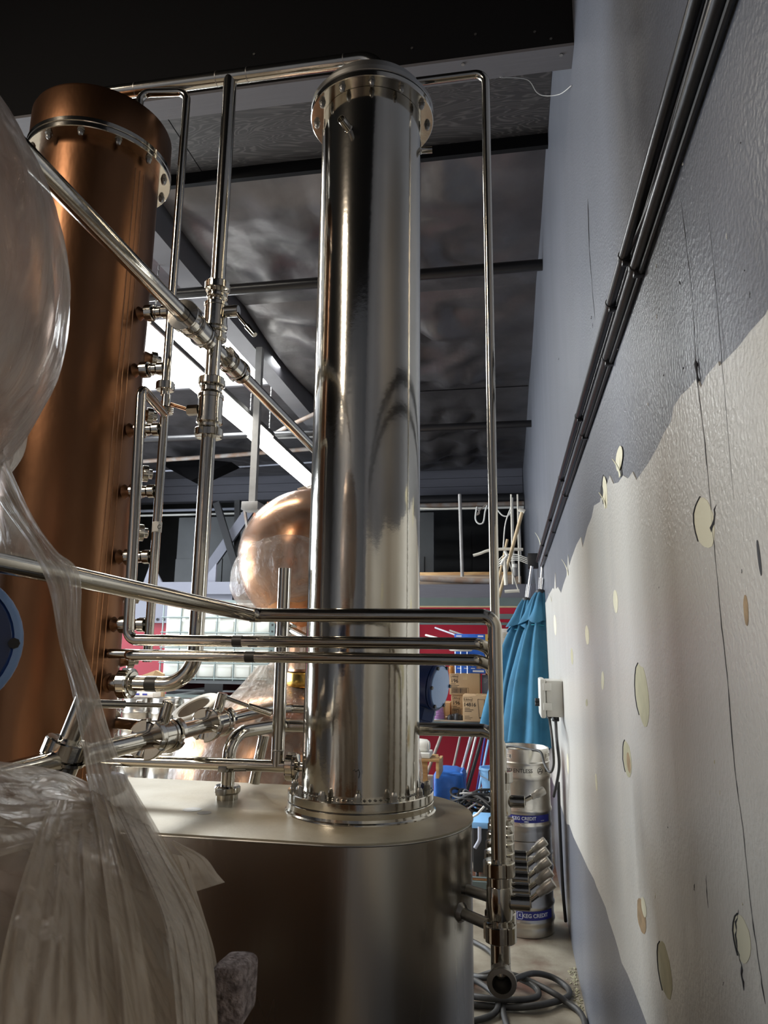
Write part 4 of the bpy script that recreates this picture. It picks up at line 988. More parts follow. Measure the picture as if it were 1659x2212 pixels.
# ------------------------------------------------------------------ white intermediate bulk containers
def tote(label, x0, y0, z0, w, d, h):
    t = thing('bulk_tote', label, 'tote', (x0+w/2, y0+d/2, z0))
    pm = black_soft
    for k in range(3): MB().box((x0+w*(.0+.42*k), y0, z0), (x0+w*(.16+.42*k), y0+d, z0+.10)).build('pallet_block', pm, t)
    MB().box((x0, y0, z0+.10), (x0+w, y0+d, z0+.14)).box((x0, y0, z0), (x0+w, y0+.1, z0+.02)).build('pallet_deck', mat('grey_pallet', (.10, .11, .12), .6), t)
    zz = z0+.14
    MB().rbox((x0+.03, y0+.03, zz), (x0+w-.03, y0+d-.03, z0+h-.05), .06, 3).build('bottle', ibc_pl, t)
    n = 6; m_ = 5
    for i in range(n):                     # pillow bulges between the bars
        for j in range(m_):
            a0 = x0+.05+(w-.1)*i/n; c0 = zz+.02+(h-.25)*j/m_
            MB().rbox((a0+.02, y0+.012, c0+.02), (a0+(w-.1)/n-.02, y0+.05, c0+(h-.25)/m_-.02), .015).build('bottle_pad', ibc_pl, t)
    for i in range(n+1):
        a = x0+.02+(w-.04)*i/n; MB().tube([(a, y0, zz), (a, y0, z0+h-.06)], .009, 8).build('cage_bar', cage_m, t)
    for j in range(m_+1):
        c = zz+.02+(h-.22)*j/m_; MB().tube([(x0, y0-.006, c), (x0+w, y0-.006, c), (x0+w, y0+d, c)], .008, 8).build('cage_rail', cage_m, t)
    MB().box((x0, y0-.012, z0+h-.07), (x0+w, y0+.012, z0+h-.03)).build('cage_top_rail', cage_m, t)
    MB().lathe((x0+w*.5, y0+d*.5, z0+h-.06), UPZ, [(.09, 0), (.09, .05), (0, .05)], 24).build('fill_cap', mat('red_cap', (.45, .05, .03), .5), t)
    return t
tote('white caged bulk tote on a black pallet behind the kegs, upper of two', -4.42, 8.55, 1.13, 1.52, 1.0, 1.17)
tote('white caged bulk tote, lower of two, mostly behind the kegs', -4.42, 8.55, 0.0, 1.52, 1.0, 1.12)
t = tag(MB().rbox((-4.05, 8.5, 2.305-.0), (-3.85, 8.56, 2.325), .004).build('red_tag', red_wall), 'small red tag on the upper rail of the upper white tote', 'tag')
t = thing('rack_post', 'perforated grey-green rack post beside the white totes', 'post', (-2.84, 8.5, 0))
x_ = at(588, 1360, 8.5).x
mb = MB().box((x_-.035, 8.5, 0), (x_+.035, 8.56, 2.1)); mb.build('post', rack_green, t)
hh = MB()
for k in range(14): hh.cyl((x_, 8.498, 1.0+.08*k), (x_, 8.501, 1.0+.08*k), .013, 10)
o = hh.build('slot_hole', dark_gasket, t); o['kind'] = 'stuff'
# teal cloth, cardboard scraps on the kegs
q = at(278, 1452, 8.35)
vs = []; fs = []
for j in range(7):
    for i in range(9):
        vs.append(V((q.x-.20+.06*i, 8.0+.06*j, 1.13+.34*max(0, 1-abs(i-1.6)/3.6)*(1-.05*j)+.02*noise.noise(V((i*.5, j*.5, 2))))))
for j in range(6):
    for i in range(8): a = j*9+i; fs.append((a, a+1, a+10, a+9))
mb = MB().add(vs, fs).add([v-V((0, 0, .006)) for v in vs], fs)
tag(mb.build('folded_cloth', teal_cloth, ang=80), 'teal cloth heaped on the kegs beside the copper column', 'cloth')
q = at(320, 1457, 8.2)
mb = MB().prism([at(300, 1461, 8.2), at(336, 1448, 8.25), at(352, 1456, 8.3), at(352, 1512, 8.3), at(300, 1512, 8.2)], (0, .05, 0))
tag(mb.build('cardboard_sheet', card, smooth=False), 'folded brown cardboard leaning on the keg row before the tote', 'cardboard')
t = thing('carton', 'pale printed carton lying on the keg tops under the curved pipe', 'carton', at(290, 1508, 8.05))
a = at(268, 1512, 8.05); b_ = at(335, 1497, 8.05)
MB().rbox((a.x, 8.0, 1.085), (b_.x, 8.2, b_.z+.01), .004).build('box', paper_w, t)
for k in range(3): MB().box((a.x+.06+.1*k, 7.996, 1.11), (a.x+.12+.1*k, 8.0, 1.13)).build('print_mark', label_blue, t)

# ------------------------------------------------------------------ umbrellas leaning by the wall
def umbrella(label, top, bot, prof, seed, pole_up):
    t = thing('patio_umbrella', label, 'umbrella', bot, 'closed blue umbrellas')
    top = V(top); bot = V(bot); d = (top-bot); L_ = d.length; u, w, d = frame(d)
    npl = 8
    def pl(a, h): return 1+.20*cos(npl*a+seed+1.5*noise.noise(V((cos(a), sin(a), h*.8+seed))))+.10*noise.noise(V((cos(a)*2.2, sin(a)*2.2, h*1.2+seed)))
    P = cubspl([(r_, 0, h*L_) for r_, h in prof], 6)
    MB().lathe(bot, d, [(p.x, p.z) for p in P], 128, mod=pl).build('canopy', blue_cloth, t, ang=80)
    fl = cubspl([(.045, 0, L_*.995), (.075, 0, L_*.94), (.105, 0, L_*.86), (.150, 0, L_*.775)], 6)
    def pf(a, h): return 1+(.16+.12*(L_-h)/L_)*cos(5*a+seed*2)+.12*noise.noise(V((cos(a)*2, sin(a)*2, h+seed)))
    vl_ = MB().lathe(bot, d, [(p.x, p.z) for p in fl], 96, mod=pf)
    for v in vl_.v:
        hh_ = (v-bot).dot(d); k = max(0, (L_*.9-hh_)/L_)
        a = atan2((v-bot).dot(w), (v-bot).dot(u)); v += d*(-.25*k*L_*.5*(cos(5*a+seed*2)))
    vl_.build('vent_flap', blue_cloth, t, ang=80)
    tie = [(bot+d*(L_*.76)+u*cos(a)*.098+w*sin(a)*.098) for a in [2*pi*i/20 for i in range(22)]]
    MB().tube(tie, .004, 6).build('tie_cord', teal_cloth, t)
    MB().lathe(bot+d*(L_*.985), d, [(.045, 0), (.05, .01), (.05, .03), (.03, .045), (0, .045)], 20).build('crown_cap', black_soft, t)
    MB().tube([bot+d*(-bot.z*.98/d.z), top+d*pole_up], .015, 12).build('pole', alum, t)
    for k in range(4):
        a = 2*pi*k/4+.4; e_ = u*cos(a)+w*sin(a)
        MB().tube([top+d*.02+e_*.02, top+d*(pole_up*.45)+e_*.022], .004, 6).build('rib_tip', alum, t)
    return t
prof = [(.215, 0), (.205, .12), (.185, .35), (.150, .55), (.118, .70), (.098, .76), (.095, .84), (.07, .94), (.04, 1.0)]
yb = 6.3
umbrella('closed blue patio umbrella nearest the white wall, above the keg stack', at(1168, 1280, yb+.25), at(1146, 1612, yb), prof, .6, .30)
prof2 = [(.24, 0), (.225, .12), (.20, .35), (.165, .55), (.13, .70), (.10, .77), (.09, .85), (.065, .94), (.04, 1.0)]
umbrella('closed blue patio umbrella tucked behind the other one', at(1138, 1297, yb+.75), at(1094, 1598, yb+.50), prof2, 2.4, .35)

# ------------------------------------------------------------------ storage rack before the red wall
RY = 7.7
def gz(y): return at(1000, y, RY).z
rk = thing('storage_rack', 'grey-green storage rack with one deck against the red wall', 'rack', (-.6, RY, 0))
def rbx(x0, x1, y0, y1, ya=RY, yb_=RY+.06): return MB().box((x0, ya, min(y0, y1)), (x1, yb_, max(y0, y1)))
x0r, x1r = -1.42, .26
rbx(x0r, x1r, gz(1291), gz(1309)).build('beam', rack_green, rk)
rbx(x0r, x1r, gz(1309), gz(1312)).build('beam_lip', tan_pole, rk)
rbx(x0r, x1r, gz(1319), gz(1331), 8.4, 8.46).build('beam', rack_green, rk)
rbx(x0r, x1r, gz(1339), gz(1345), 8.4, 8.46).build('beam', rack_green, rk)
zd = gz(1557)
MB().box((x0r, RY, zd-.10), (x1r, RY+.05, zd-.012)).build('beam', rack_green, rk)
for k in range(4): MB().box((x0r, RY+.004+.215*k, zd-.012), (x1r, RY+.21+.215*k, zd)).build('deck_board', wood_old, rk)
for xx in (x0r, x1r-.06):
    for yy in (RY+.06, 8.45): MB().box((xx, yy, 0), (xx+.06, yy+.06, gz(1291))).build('upright', rack_green, rk)
def carton(name, label, x0, x1, yt, ybm, y=RY, dep=.3, m=card, cat='box', group=None, lift=None):
    a = at(x0, ybm, y); b_ = at(x1, yt, y); z0 = lift if lift is not None else zd+.001
    t = thing(name, label, cat, ((a.x+b_.x)/2, y+dep/2, z0), group)
    MB().rbox((a.x, y, z0), (b_.x, y+dep, b_.z), .006).build('carton', m, t)
    MB().box(((a.x+b_.x)/2-.03, y+.002, b_.z-.0005), ((a.x+b_.x)/2+.03, y+dep-.002, b_.z+.0008)).build('tape_strip', card_tape, t)
    return t, a.x, b_.x, z0, b_.z
def face(x, z, y, s=1): return lambda p: V((x+p.x, y-.0006-p.z, z+p.y))
def barcode(par, x0, z0, w, h, y, seed=1):
    rnd = random.Random(seed); mb = MB(); x = x0
    for a, b_, c, d in ((x0-.01, z0-.006, x0+w+.01, z0-.003), (x0-.01, z0+h+.003, x0+w+.01, z0+h+.006), (x0-.01, z0-.006, x0-.007, z0+h+.006), (x0+w+.007, z0-.006, x0+w+.01, z0+h+.006)):
        mb.box((a, y-.0012, b_), (c, y-.0002, d))
    while x < x0+w-.008:
        k = rnd.choice((.003, .005, .008)); mb.box((x, y-.0012, z0), (x+k, y-.0002, z0+h)); x += k+rnd.choice((.003, .005))
    o = mb.build('barcode', card_dk, par); o['kind'] = 'stuff'
def lines(par, x0, z0, n, w, y, m=card_dk, h=.006, gap=.016):
    mb = MB()
    for k in range(n): mb.box((x0, y-.0012, z0-k*gap), (x0+w*(.6+.4*((k*5) % 3)/2), y-.0002, z0-k*gap+h))
    o = mb.build('print_line', m, par); o['kind'] = 'stuff'
def brandbox(par, x, z, y, w=.075):
    lettering('Libbey', .032, card_dk, par, face(x, z, y))
    mb = MB()
    for a, b_, c, d in ((-w, -.022, w, -.02), (-w, .02, w, .022), (-w, -.022, -w+.002, .022), (w-.002, -.022, w, .022)): mb.box((x+a*.8, y-.0012, z+b_), (x+c*.8, y-.0002, z+d))
    mb.build('logo_frame', card_dk, par)
gcb = 'glassware cartons on the rack deck'
t1, xa, xb, za, zb_ = carton('carton', 'brown carton printed 14816 with a tumbler outline, standing on the rack deck', 1000, 1068, 1503, 1556, RY-.05, .32, group=gcb)
yy = RY-.05
brandbox(t1, xa+.055, zb_-.045, yy, .055); lettering('14816', .052, card_dk, t1, face(xa+.072, zb_-.098, yy), bold=.0012); lines(t1, xa+.02, zb_-.135, 3, .09, yy); lines(t1, xa+.02, za+.05, 3, .08, yy, h=.004, gap=.014)
mb = MB(); gx0 = xa+.19; P = [(gx0-.035, zb_-.04), (gx0-.022, za+.045), (gx0+.022, za+.045), (gx0+.035, zb_-.04), (gx0-.035, zb_-.04)]
mb.tube([(a, yy-.001, b_) for a, b_ in P], .0022, 5).box((gx0-.022, yy-.0014, za+.03), (gx0+.022, yy-.0002, za+.042)).build('glass_outline', card_dk, t1)
barcode(t1, xa+.255, za+.06, .06, .05, yy, 3)
t2, xa, xb, za, zb2_ = carton('carton', 'brown carton printed 196, half covered by the 14816 carton', 975, 1040, 1502, 1553, RY+.02+.27, .30, group=gcb)
yy = RY+.29
brandbox(t2, xa+.055, zb2_-.035, yy, .05); lettering('196', .055, card_dk, t2, face(xa+.055, zb2_-.088, yy), bold=.0012); lines(t2, xa+.015, zb2_-.125, 4, .08, yy); barcode(t2, xa+.02, za+.03, .10, .06, yy, 4)
t3, xa, xb, za, zb_ = carton('carton', 'brown carton printed 196 stacked on top of the other glassware cartons', 971, 1036, 1455, 1502, RY+.26, .34, group=gcb, lift=zb2_+.002)
yy = RY+.26
brandbox(t3, xa+.055, zb_-.035, yy, .05); lettering('196', .055, card_dk, t3, face(xa+.055, zb_-.085, yy), bold=.0012); lines(t3, xa+.015, zb_-.118, 3, .09, yy); barcode(t3, xa+.03, za+.02, .17, .05, yy, 5)
MB().box(((xa+xb)/2-.02, yy-.0012, zb_-.07), ((xa+xb)/2+.03, yy-.0002, zb_-.002)).build('tape_strip', card_tape, t3)
t4, *_ = carton('carton', 'plain brown carton behind the purple cord spool', 905, 972, 1518, 1553, RY+.45, .3, group=gcb)
t5, *_ = carton('carton', 'small brown carton half hidden beside the spool of purple cord', 940, 958, 1512, 1552, RY+.10, .22, group=gcb)
t6, xa, xb, za, zb_ = carton('carton', 'grey lidded carton standing at the far end of the rack deck', 1041, 1066, 1458, 1500, RY+.5, .25, m=lav, group=gcb)
lines(t6, xa+.02, zb_-.04, 4, .05, RY+.5, label_white)
# blue printed box on top, with yellow edge
ZB0 = t3.location.z+ (at(1000,1455,RY+.26).z-t3.location.z)+.002
a = at(982, 1452, RY+.3); b_ = at(1048, 1370, RY+.3)
t = thing('printed_box', 'tall blue and yellow printed box standing on the glassware cartons', 'box', ((a.x+b_.x)/2, RY+.45, ZB0))
MB().rbox((a.x, RY+.3, ZB0), (b_.x, RY+.5, b_.z), .004).build('carton', sky_blue, t)
MB().box((b_.x+.001, RY+.298, ZB0), (b_.x+.055, RY+.5, b_.z)).build('yellow_side', mat('box_yellow', (.55, .36, .08), .5), t)
for k in range(3):
    MB().lathe((a.x+.05+.075*k, RY+.2995, ZB0+.10), (0, -1, 0), [(.0, .001), (.022, .001), (.022, 0)], 14).build('print_badge', label_white, t)
    MB().box((a.x+.03+.075*k, RY+.2985, ZB0+.05), (a.x+.075+.075*k, RY+.2998, ZB0+.058)).build('print_line', label_white, t)
MB().box((a.x+.24, RY+.2985, ZB0+.05), (b_.x-.01, RY+.2998, ZB0+.16)).build('printed_photo', mat('box_photo', (.45, .28, .18), .5, col2=(.06, .05, .06), vscale=30), t)
MB().box((a.x+.20, RY+.2985, ZB0+.015), (b_.x-.02, RY+.2998, ZB0+.035)).build('print_line', label_white, t)
MB().box((a.x+.02, RY+.2985, b_.z-.03), (a.x+.08, RY+.2998, b_.z-.015)).box((a.x+.26, RY+.2985, b_.z-.03), (b_.x-.02, RY+.2998, b_.z-.015)).build('print_line', label_white, t)
# white dish on a wire stand, amber jars
q = at(995, 1405, RY+.15)
t = thing('dish_stand', 'white round dish raised on a thin wire stand before the blue box', 'stand', (q.x, RY+.15, ZB0))
MB().lathe((q.x, RY+.17, q.z), UPZ, [(.05, -.012), (.11, -.008), (.125, .0), (.128, .014), (.12, .014), (.10, .002), (0, .0)], 36).build('dish', white_pl, t)
for s_ in (-.06, .0, .07): MB().tube([(q.x+s_, RY+.17, ZB0), (q.x+s_, RY+.17, q.z-.01)], .004, 6).build('wire_leg', alum, t)
for i, (px_, lab) in enumerate(((979, 'amber glass jar with dark lid on the glassware cartons'), (1056, 'tall amber bottle standing beside the blue printed box'))):
    q = at(px_, 1450, RY+.36 if i == 0 else RY+.45); z0 = ZB0 if i == 0 else t6.location.z+.43
    z0 = ZB0 if i == 0 else at(1050, 1458, RY+.5).z+.002
    t = thing('amber_jar', lab, 'jar', (q.x, q.y, z0)); hh_ = .10 if i == 0 else .2
    MB().lathe((q.x, q.y-.16*(1-i), z0), UPZ, [(.0, 0), (.034, .0), (.036, .004), (.036, hh_*.7), (.02, hh_*.85), (.02, hh_)], 24).build('glass', amber, t)
    MB().lathe((q.x, q.y-.16*(1-i), z0+hh_), UPZ, [(.022, -.01), (.024, .0), (.024, .02), (0, .022)], 20).build('lid', dark_gasket, t)
# loose white lengths lying behind
for k, (pa, pb, r_) in enumerate((((940, 1356), (985, 1372), .010), ((972, 1362), (1004, 1373), .011), ((920, 1372), (950, 1380), .012))):
    tag(MB().tube([at(*pa, 8.35), at(*pb, 8.05)], r_, 10).build('plastic_rod', (lav, grey_pipe, white_pl)[k]), ('pale grey rod propped against the red wall above the blue box', 'darker grey rod propped against the red wall above the blue box', 'white curved rod lying low against the red wall')[k], 'rod')
# spool of purple cord and black foam
q = at(945, 1552, RY+.0)
t = thing('cord_spool', 'spool wound with purple cord on the rack deck', 'spool', (q.x, RY+.06, zd))
MB().lathe((q.x, RY+.07, zd+.001), UPZ, [(0, 0), (.075, 0), (.075, .006), (.05, .01)], 28).build('lower_disc', lav, t)
MB().lathe((q.x, RY+.07, zd+.008), UPZ, [(.064, 0), (.066, .02), (.062, .05), (.058, .09), (.048, .13), (.03, .15), (0, .15)], 32).build('core', purple_cord, t)
hp = []
for k in range(260):
    a = k*.35; z_ = .012+.125*k/260; R_ = .066-.022*(k/260)**1.5+.002*sin(k*.9); hp.append((q.x+R_*cos(a), RY+.07+R_*sin(a), zd+z_))
MB().tube(hp, .0042, 6).build('cord_winding', purple_cord, t)
q = at(982, 1549, RY-.03)
mb = MB()
for k in range(4): mb.lathe((q.x-.05+.035*k, RY+.05+.01*(k % 2), zd+.001), UPZ, [(.034, 0), (.036, .02), (.028, .045+.008*(k % 3)), (.012, .055+.008*(k % 3)), (0, .057+.008*(k % 3))], 14)
tag(mb.build('foam_grips', black_soft), 'black rubber knobs lying before the glassware cartons', 'knobs')['kind'] = 'stuff'
# framed sheets behind the blue umbrellas
for k, (pa, pb, lab) in enumerate((((1082, 1358), (1101, 1402), 'white printed carton on edge just behind the umbrellas, upper one'), ((1083, 1420), (1099, 1470), 'white printed carton on edge just behind the umbrellas, lower one'))):
    a = at(*pa, 8.1); b_ = at(*pb, 8.1)
    t = thing('document_box', lab, 'box', (a.x, 8.1, b_.z))
    MB().rbox((a.x, 8.1, b_.z), (b_.x, 8.35, a.z), .004).build('carton', paper_w, t)
    lines(t, a.x+.02, a.z-.05, 4, .06, 8.1, kraft_torn); lines(t, a.x+.02, b_.z+.06, 2, .05, 8.1, card_dk)
    if k == 0: MB().box((a.x-.02, 8.1, b_.z-.03), (b_.x+.02, 8.4, b_.z-.002)).build('shelf_ledge', red_wall, t)
    else: MB().box((a.x-.02, 8.1, zd), (b_.x+.02, 8.4, b_.z-.002)).build('lower_carton', paper_w, t)
# ------------------------------------------------------------------ under the rack
def crate():
    q0 = at(950, 1640, 6.4); zt_ = at(930, 1640, 6.35).z
    t = thing('pine_crate', 'pale pine slatted crate corner showing beside the stainless column', 'crate', (q0.x-.25, 6.6, .3))
    xr = q0.x
    for k in range(3): MB().rbox((xr-.6-.0, 6.35+.125*k, zt_-.022-.003*k), (xr-.02*k, 6.35+.125*k+.10, zt_-.003*k), .003).build('slat', wood, t)
    zb_ = at(930, 1690, 6.4).z
    MB().rbox((xr-.6, 6.42, zb_), (xr-.11, 6.445, zt_-.024), .003).build('side_board', wood, t)
    MB().rbox((xr-.03, 6.36, zb_+.04), (xr-.004, 6.75, zt_-.024), .003).build('end_board', wood, t)
    MB().rbox((xr-.55, 6.45, 0.001), (xr-.09, 6.72, zb_+.01), .006).build('white_stand', white_pl, t)
crate()
t = thing('rolled_towel', 'rolled white towel lying over the crate slats', 'towel', at(915, 1612, 6.5))
c0 = at(890, 1616, 6.5); c1 = at(926, 1612, 6.45)
c0.z = c1.z = at(912, 1611, 6.45).z
MB().tube([c0, c0.lerp(c1, .4), c1-(c1-c0)*.12, c1], [.055, .058, .055, .04], 18).build('roll', white_pl, t)
sp_ = [c1+V((.002, cos(a)*.045*(1-a/16), sin(a)*.045*(1-a/16))) for a in [k*.5 for k in range(26)]]
MB().tube(sp_, .004, 6).build('spiral_edge', paper_w, t)
MB().rbox((c0.x-.1, 6.36, at(930, 1640, 6.35).z+.001), (c1.x+.02, 6.62, c1.z-.05), .01).build('folded_layer', white_pl, t)
# blue tarp bag
a = at(936, 1735, 6.8); b_ = at(1003, 1668, 6.8)
mb = MB().rbox((a.x, 6.80, .001), (b_.x, 7.15, b_.z), .045, 5)
bm = bmesh.new(); me = bpy.data.meshes.new('t'); me.from_pydata([tuple(v) for v in mb.v], [], mb.f); bm.from_mesh(me)
bmesh.ops.triangulate(bm, faces=bm.faces[:]); bmesh.ops.subdivide_edges(bm, edges=bm.edges[:], cuts=3, use_grid_fill=True)
bm.verts.index_update(); mb2 = MB()
c = V(((a.x+b_.x)/2, 6.97, b_.z/2))
corner = V((b_.x, 6.82, b_.z-.05))
vs = []
for v in bm.verts:
    p = v.co.copy(); dd = (p-corner); ang_ = atan2(dd.z, dd.x)
    k = noise.noise(V((ang_*6, 1.7, 0)))*.018+noise.noise(p*9)*.014
    n_ = (p-c); n_.z *= .6; vs.append(p+n_.normalized()*k if p.z > .02 else p)
mb2.add(vs, [[v.index for v in f.verts] for f in bm.faces]); bm.free()
tag(mb2.build('tarp_bundle', blue_tarp, ang=70), 'bright blue tarp-wrapped bundle standing on the floor before the red wall', 'bundle')
# poles leaning on the red wall
poles = [((952, 1592), (934, 1640), .016, rust, 'brown pole leaning on the red wall, closest to the white towel'),
 ((993, 1595), (976, 1672), .012, grey_pipe, 'thin grey pole leaning on the red wall above the blue tarp bundle'),
 ((1022, 1590), (985, 1690), .010, rust, 'brown stick crossing behind the two pale broom handles'),
 ((1017, 1590), (993, 1680), .013, lav, 'pale lilac broom handle leaning on the red wall'),
 ((1028, 1592), (1003, 1692), .013, alum, 'shiny pale broom handle leaning beside the lilac one'),
 ((1040, 1596), (1009, 1705), .020, black_soft, 'wide black bar leaning on the red wall beside the broom handles'),
 ((1048, 1590), (1029, 1712), .010, label_blue, 'dark blue pole leaning beside the wide black bar'),
 ((1056, 1595), (1036, 1700), .012, pale_blue, 'pale blue pole leaning nearest the manifold pipes')]
for (pa, pb, r_, m, lab) in poles:
    a = at(*pa, 7.68); b_ = at(*pb, 7.48); dd = (b_-a); f_ = (b_.z-.01)/(-dd.z); e_ = b_+dd*f_
    top = a-dd*.10
    tag(MB().tube([top, a, b_, e_], r_, 10).build('leaning_pole', m), lab, 'pole', 'poles leaning under the rack')
# pale blue bucket and bin, cable heap
q = at(1050, 1690, 6.4)
t = thing('blue_bucket', 'pale blue plastic bucket half hidden by the manifold pipe', 'bucket', (q.x, 6.45, .3))
zt_ = at(1050, 1661, 6.4).z
MB().lathe((q.x+.05, 6.5, zt_-.19), UPZ, [(0, 0), (.085, 0), (.105, .17), (.112, .172), (.112, .19), (.100, .19), (.08, .01)], 28).build('shell', pale_blue, t)
MB().tube([(q.x+.05-.112, 6.5, zt_-.01), (q.x+.05-.10, 6.42, zt_-.06), (q.x+.05, 6.39, zt_-.10), (q.x+.05+.10, 6.42, zt_-.06)], .004, 6).build('bail', alum, t)
MB().cyl((q.x+.05, 6.5, 0.001), (q.x+.05, 6.5, zt_-.19), .09, 20).build('stand', black_soft, t)
q = at(1032, 1778, 5.7)
t = thing('utility_cart', 'small black cart with pale blue tray and bent white handle', 'cart', (q.x, 5.8, 0))
zq = q.z
MB().rbox((q.x-.05, 5.66, zq-.03), (q.x+.12, 6.0, zq+.015), .008).build('tray', pale_blue, t)
MB().rbox((q.x-.04, 5.70, .06), (q.x+.11, 5.98, zq-.035), .01).build('body', black_soft, t)
hb_ = [at(1020, 1765, 5.65), at(1032, 1758, 5.6), at(1046, 1742, 5.6)]
MB().tube(hb_, .009, 10).build('handle', white_pl, t)
MB().tube(fillet([at(1036, 1786, 5.64), at(1036, 1815, 5.62), at(1026, 1832, 5.62)], .05, 8), .014, 10).build('hose_bend', lav, t)
for xx in (q.x-.02, q.x+.09): MB().cyl((xx, 5.74, .035), (xx+.02, 5.74, .035), .035, 16, .004).build('wheel', black_soft, t)
rnd = random.Random(5); cc = at(1030, 1740, 6.35)
base = V((cc.x, 6.35, 0))
for k in range(26):
    P = []
    a0 = rnd.uniform(0, 6.28); R_ = rnd.uniform(.10, .26); zc_ = rnd.uniform(.06, cc.z+.10); tilt = rnd.uniform(-.6, .6); ln_ = rnd.uniform(2.5, 6)
    for i in range(15):
        a = a0+ln_*i/14; P.append(base+V((R_*cos(a)*.85, R_*sin(a)*.8, max(.015, zc_+R_*sin(a+a0)*tilt+.02*sin(3*a)))))
    tag(MB().tube(cubspl(P, 3), rnd.uniform(.007, .013), 7).build('cable_loop', black_soft if k % 6 else grey_pipe), 'loop of black cable in the tangled heap under the rack', 'cable', 'tangled black cables under the rack') if k % 6 else \
    tag(MB().tube(cubspl(P, 3), .008, 7).build('cable_loop', grey_pipe), 'pale grey cable loop in the tangled heap under the rack', 'cable', 'pale loops among the tangled cables')
tag(MB().rbox((base.x-.2, 6.15, .001), (base.x+.2, 6.6, cc.z-.10), .03).build('cable_crate', black_soft), 'black crate buried in the tangled cable heap', 'crate')
q = at(1040, 1915, 5.35)
t = thing('floor_skid', 'grey-green steel skid on the floor behind the manifold with a copper line on top', 'skid', (q.x, 5.4, 0))
MB().rbox((q.x-.35, 5.4, 0.02), (q.x+.12, 5.52, at(1040, 1905, 5.4).z), .005).build('skid_beam', rack_green, t)
MB().tube([(q.x-.35, 5.43, at(1040, 1900, 5.43).z), (q.x+.12, 5.43, at(1040, 1900, 5.43).z)], .010, 10).build('copper_line', copper_br, t)
MB().box((q.x-.3, 5.42, 0), (q.x-.25, 5.5, .02)).box((q.x+.05, 5.42, 0), (q.x+.1, 5.5, .02)).build('foot', black_soft, t)
# hose coil on the floor
def fl(x, y, z=.016): return atz(x, y, z)
hp = [fl(1105, 2118, .10), fl(1150, 2103, .06), fl(1190, 2110, .03), fl(1222, 2130), fl(1230, 2148), fl(1212, 2160, .02), fl(1160, 2172, .03), fl(1110, 2176, .02), fl(1050, 2172), fl(1012, 2168), fl(985, 2150), fl(1010, 2120), fl(1040, 2108, .02), fl(1070, 2100, .04), fl(1095, 2104, .045), fl(1140, 2122, .05), fl(1162, 2140, .04), fl(1158, 2154, .04), fl(1120, 2160, .045), fl(1060, 2157, .05), fl(1015, 2150, .04), fl(990, 2135, .04), fl(1005, 2108, .045), fl(1050, 2112, .07), fl(1100, 2105, .075), fl(1150, 2122, .055), fl(1200, 2148, .045), fl(1225, 2166, .02), fl(1250, 2184), fl(1264, 2212), fl(1266, 2260)]
tag(MB().tube(cubspl(hp, 8), .0145, 12).build('rubber_hose', hose_m), 'grey rubber hose coiled on the concrete below the open valve elbow', 'hose')
hp = [fl(1100, 2112, .12), fl(1104, 2128, .06), fl(1096, 2150, .05), fl(1087, 2175, .02), fl(1090, 2200), fl(1105, 2240)]
tag(MB().tube(cubspl(hp, 8), .0140, 12).build('rubber_hose', hose_m), 'single strand of grey hose running toward the viewer across the coil', 'hose')
hp = [fl(985, 2105, .06), fl(1030, 2120, .06), fl(1066, 2146, .05), fl(1076, 2170, .03), fl(1066, 2190), fl(1030, 2204), fl(990, 2206)]
tag(MB().tube(cubspl(hp, 8), .0140, 12).build('rubber_hose', hose_m), 'grey hose loop curling back under the tank edge', 'hose')
hp = [fl(1015, 2030), fl(1035, 2040), fl(1055, 2052, .02), fl(1070, 2068, .03)]
tag(MB().tube(cubspl(hp, 8), .013, 10).build('rubber_hose', hose_m), 'short grey hose length on the floor behind the open elbow', 'hose')
mb = MB(); rnd = random.Random(3)
for k in range(260):
    y = rnd.uniform(2090, 2205); x = 1240+(y-2090)*.33+rnd.gauss(-8, 7)
    q = fl(x, y, .002); s_ = rnd.uniform(.002, .007)
    if q.x < WX-.008: mb.lathe(q-V((0, 0, .001)), UPZ, [(0, 0), (s_, .0), (s_*.7, s_*.6), (0, s_*.8)], 5)
o = mb.build('grain_crumbs', kraft_torn); o['kind'] = 'stuff'; tag(o, 'pale grain crumbs scattered along the foot of the dark wall', 'crumbs')

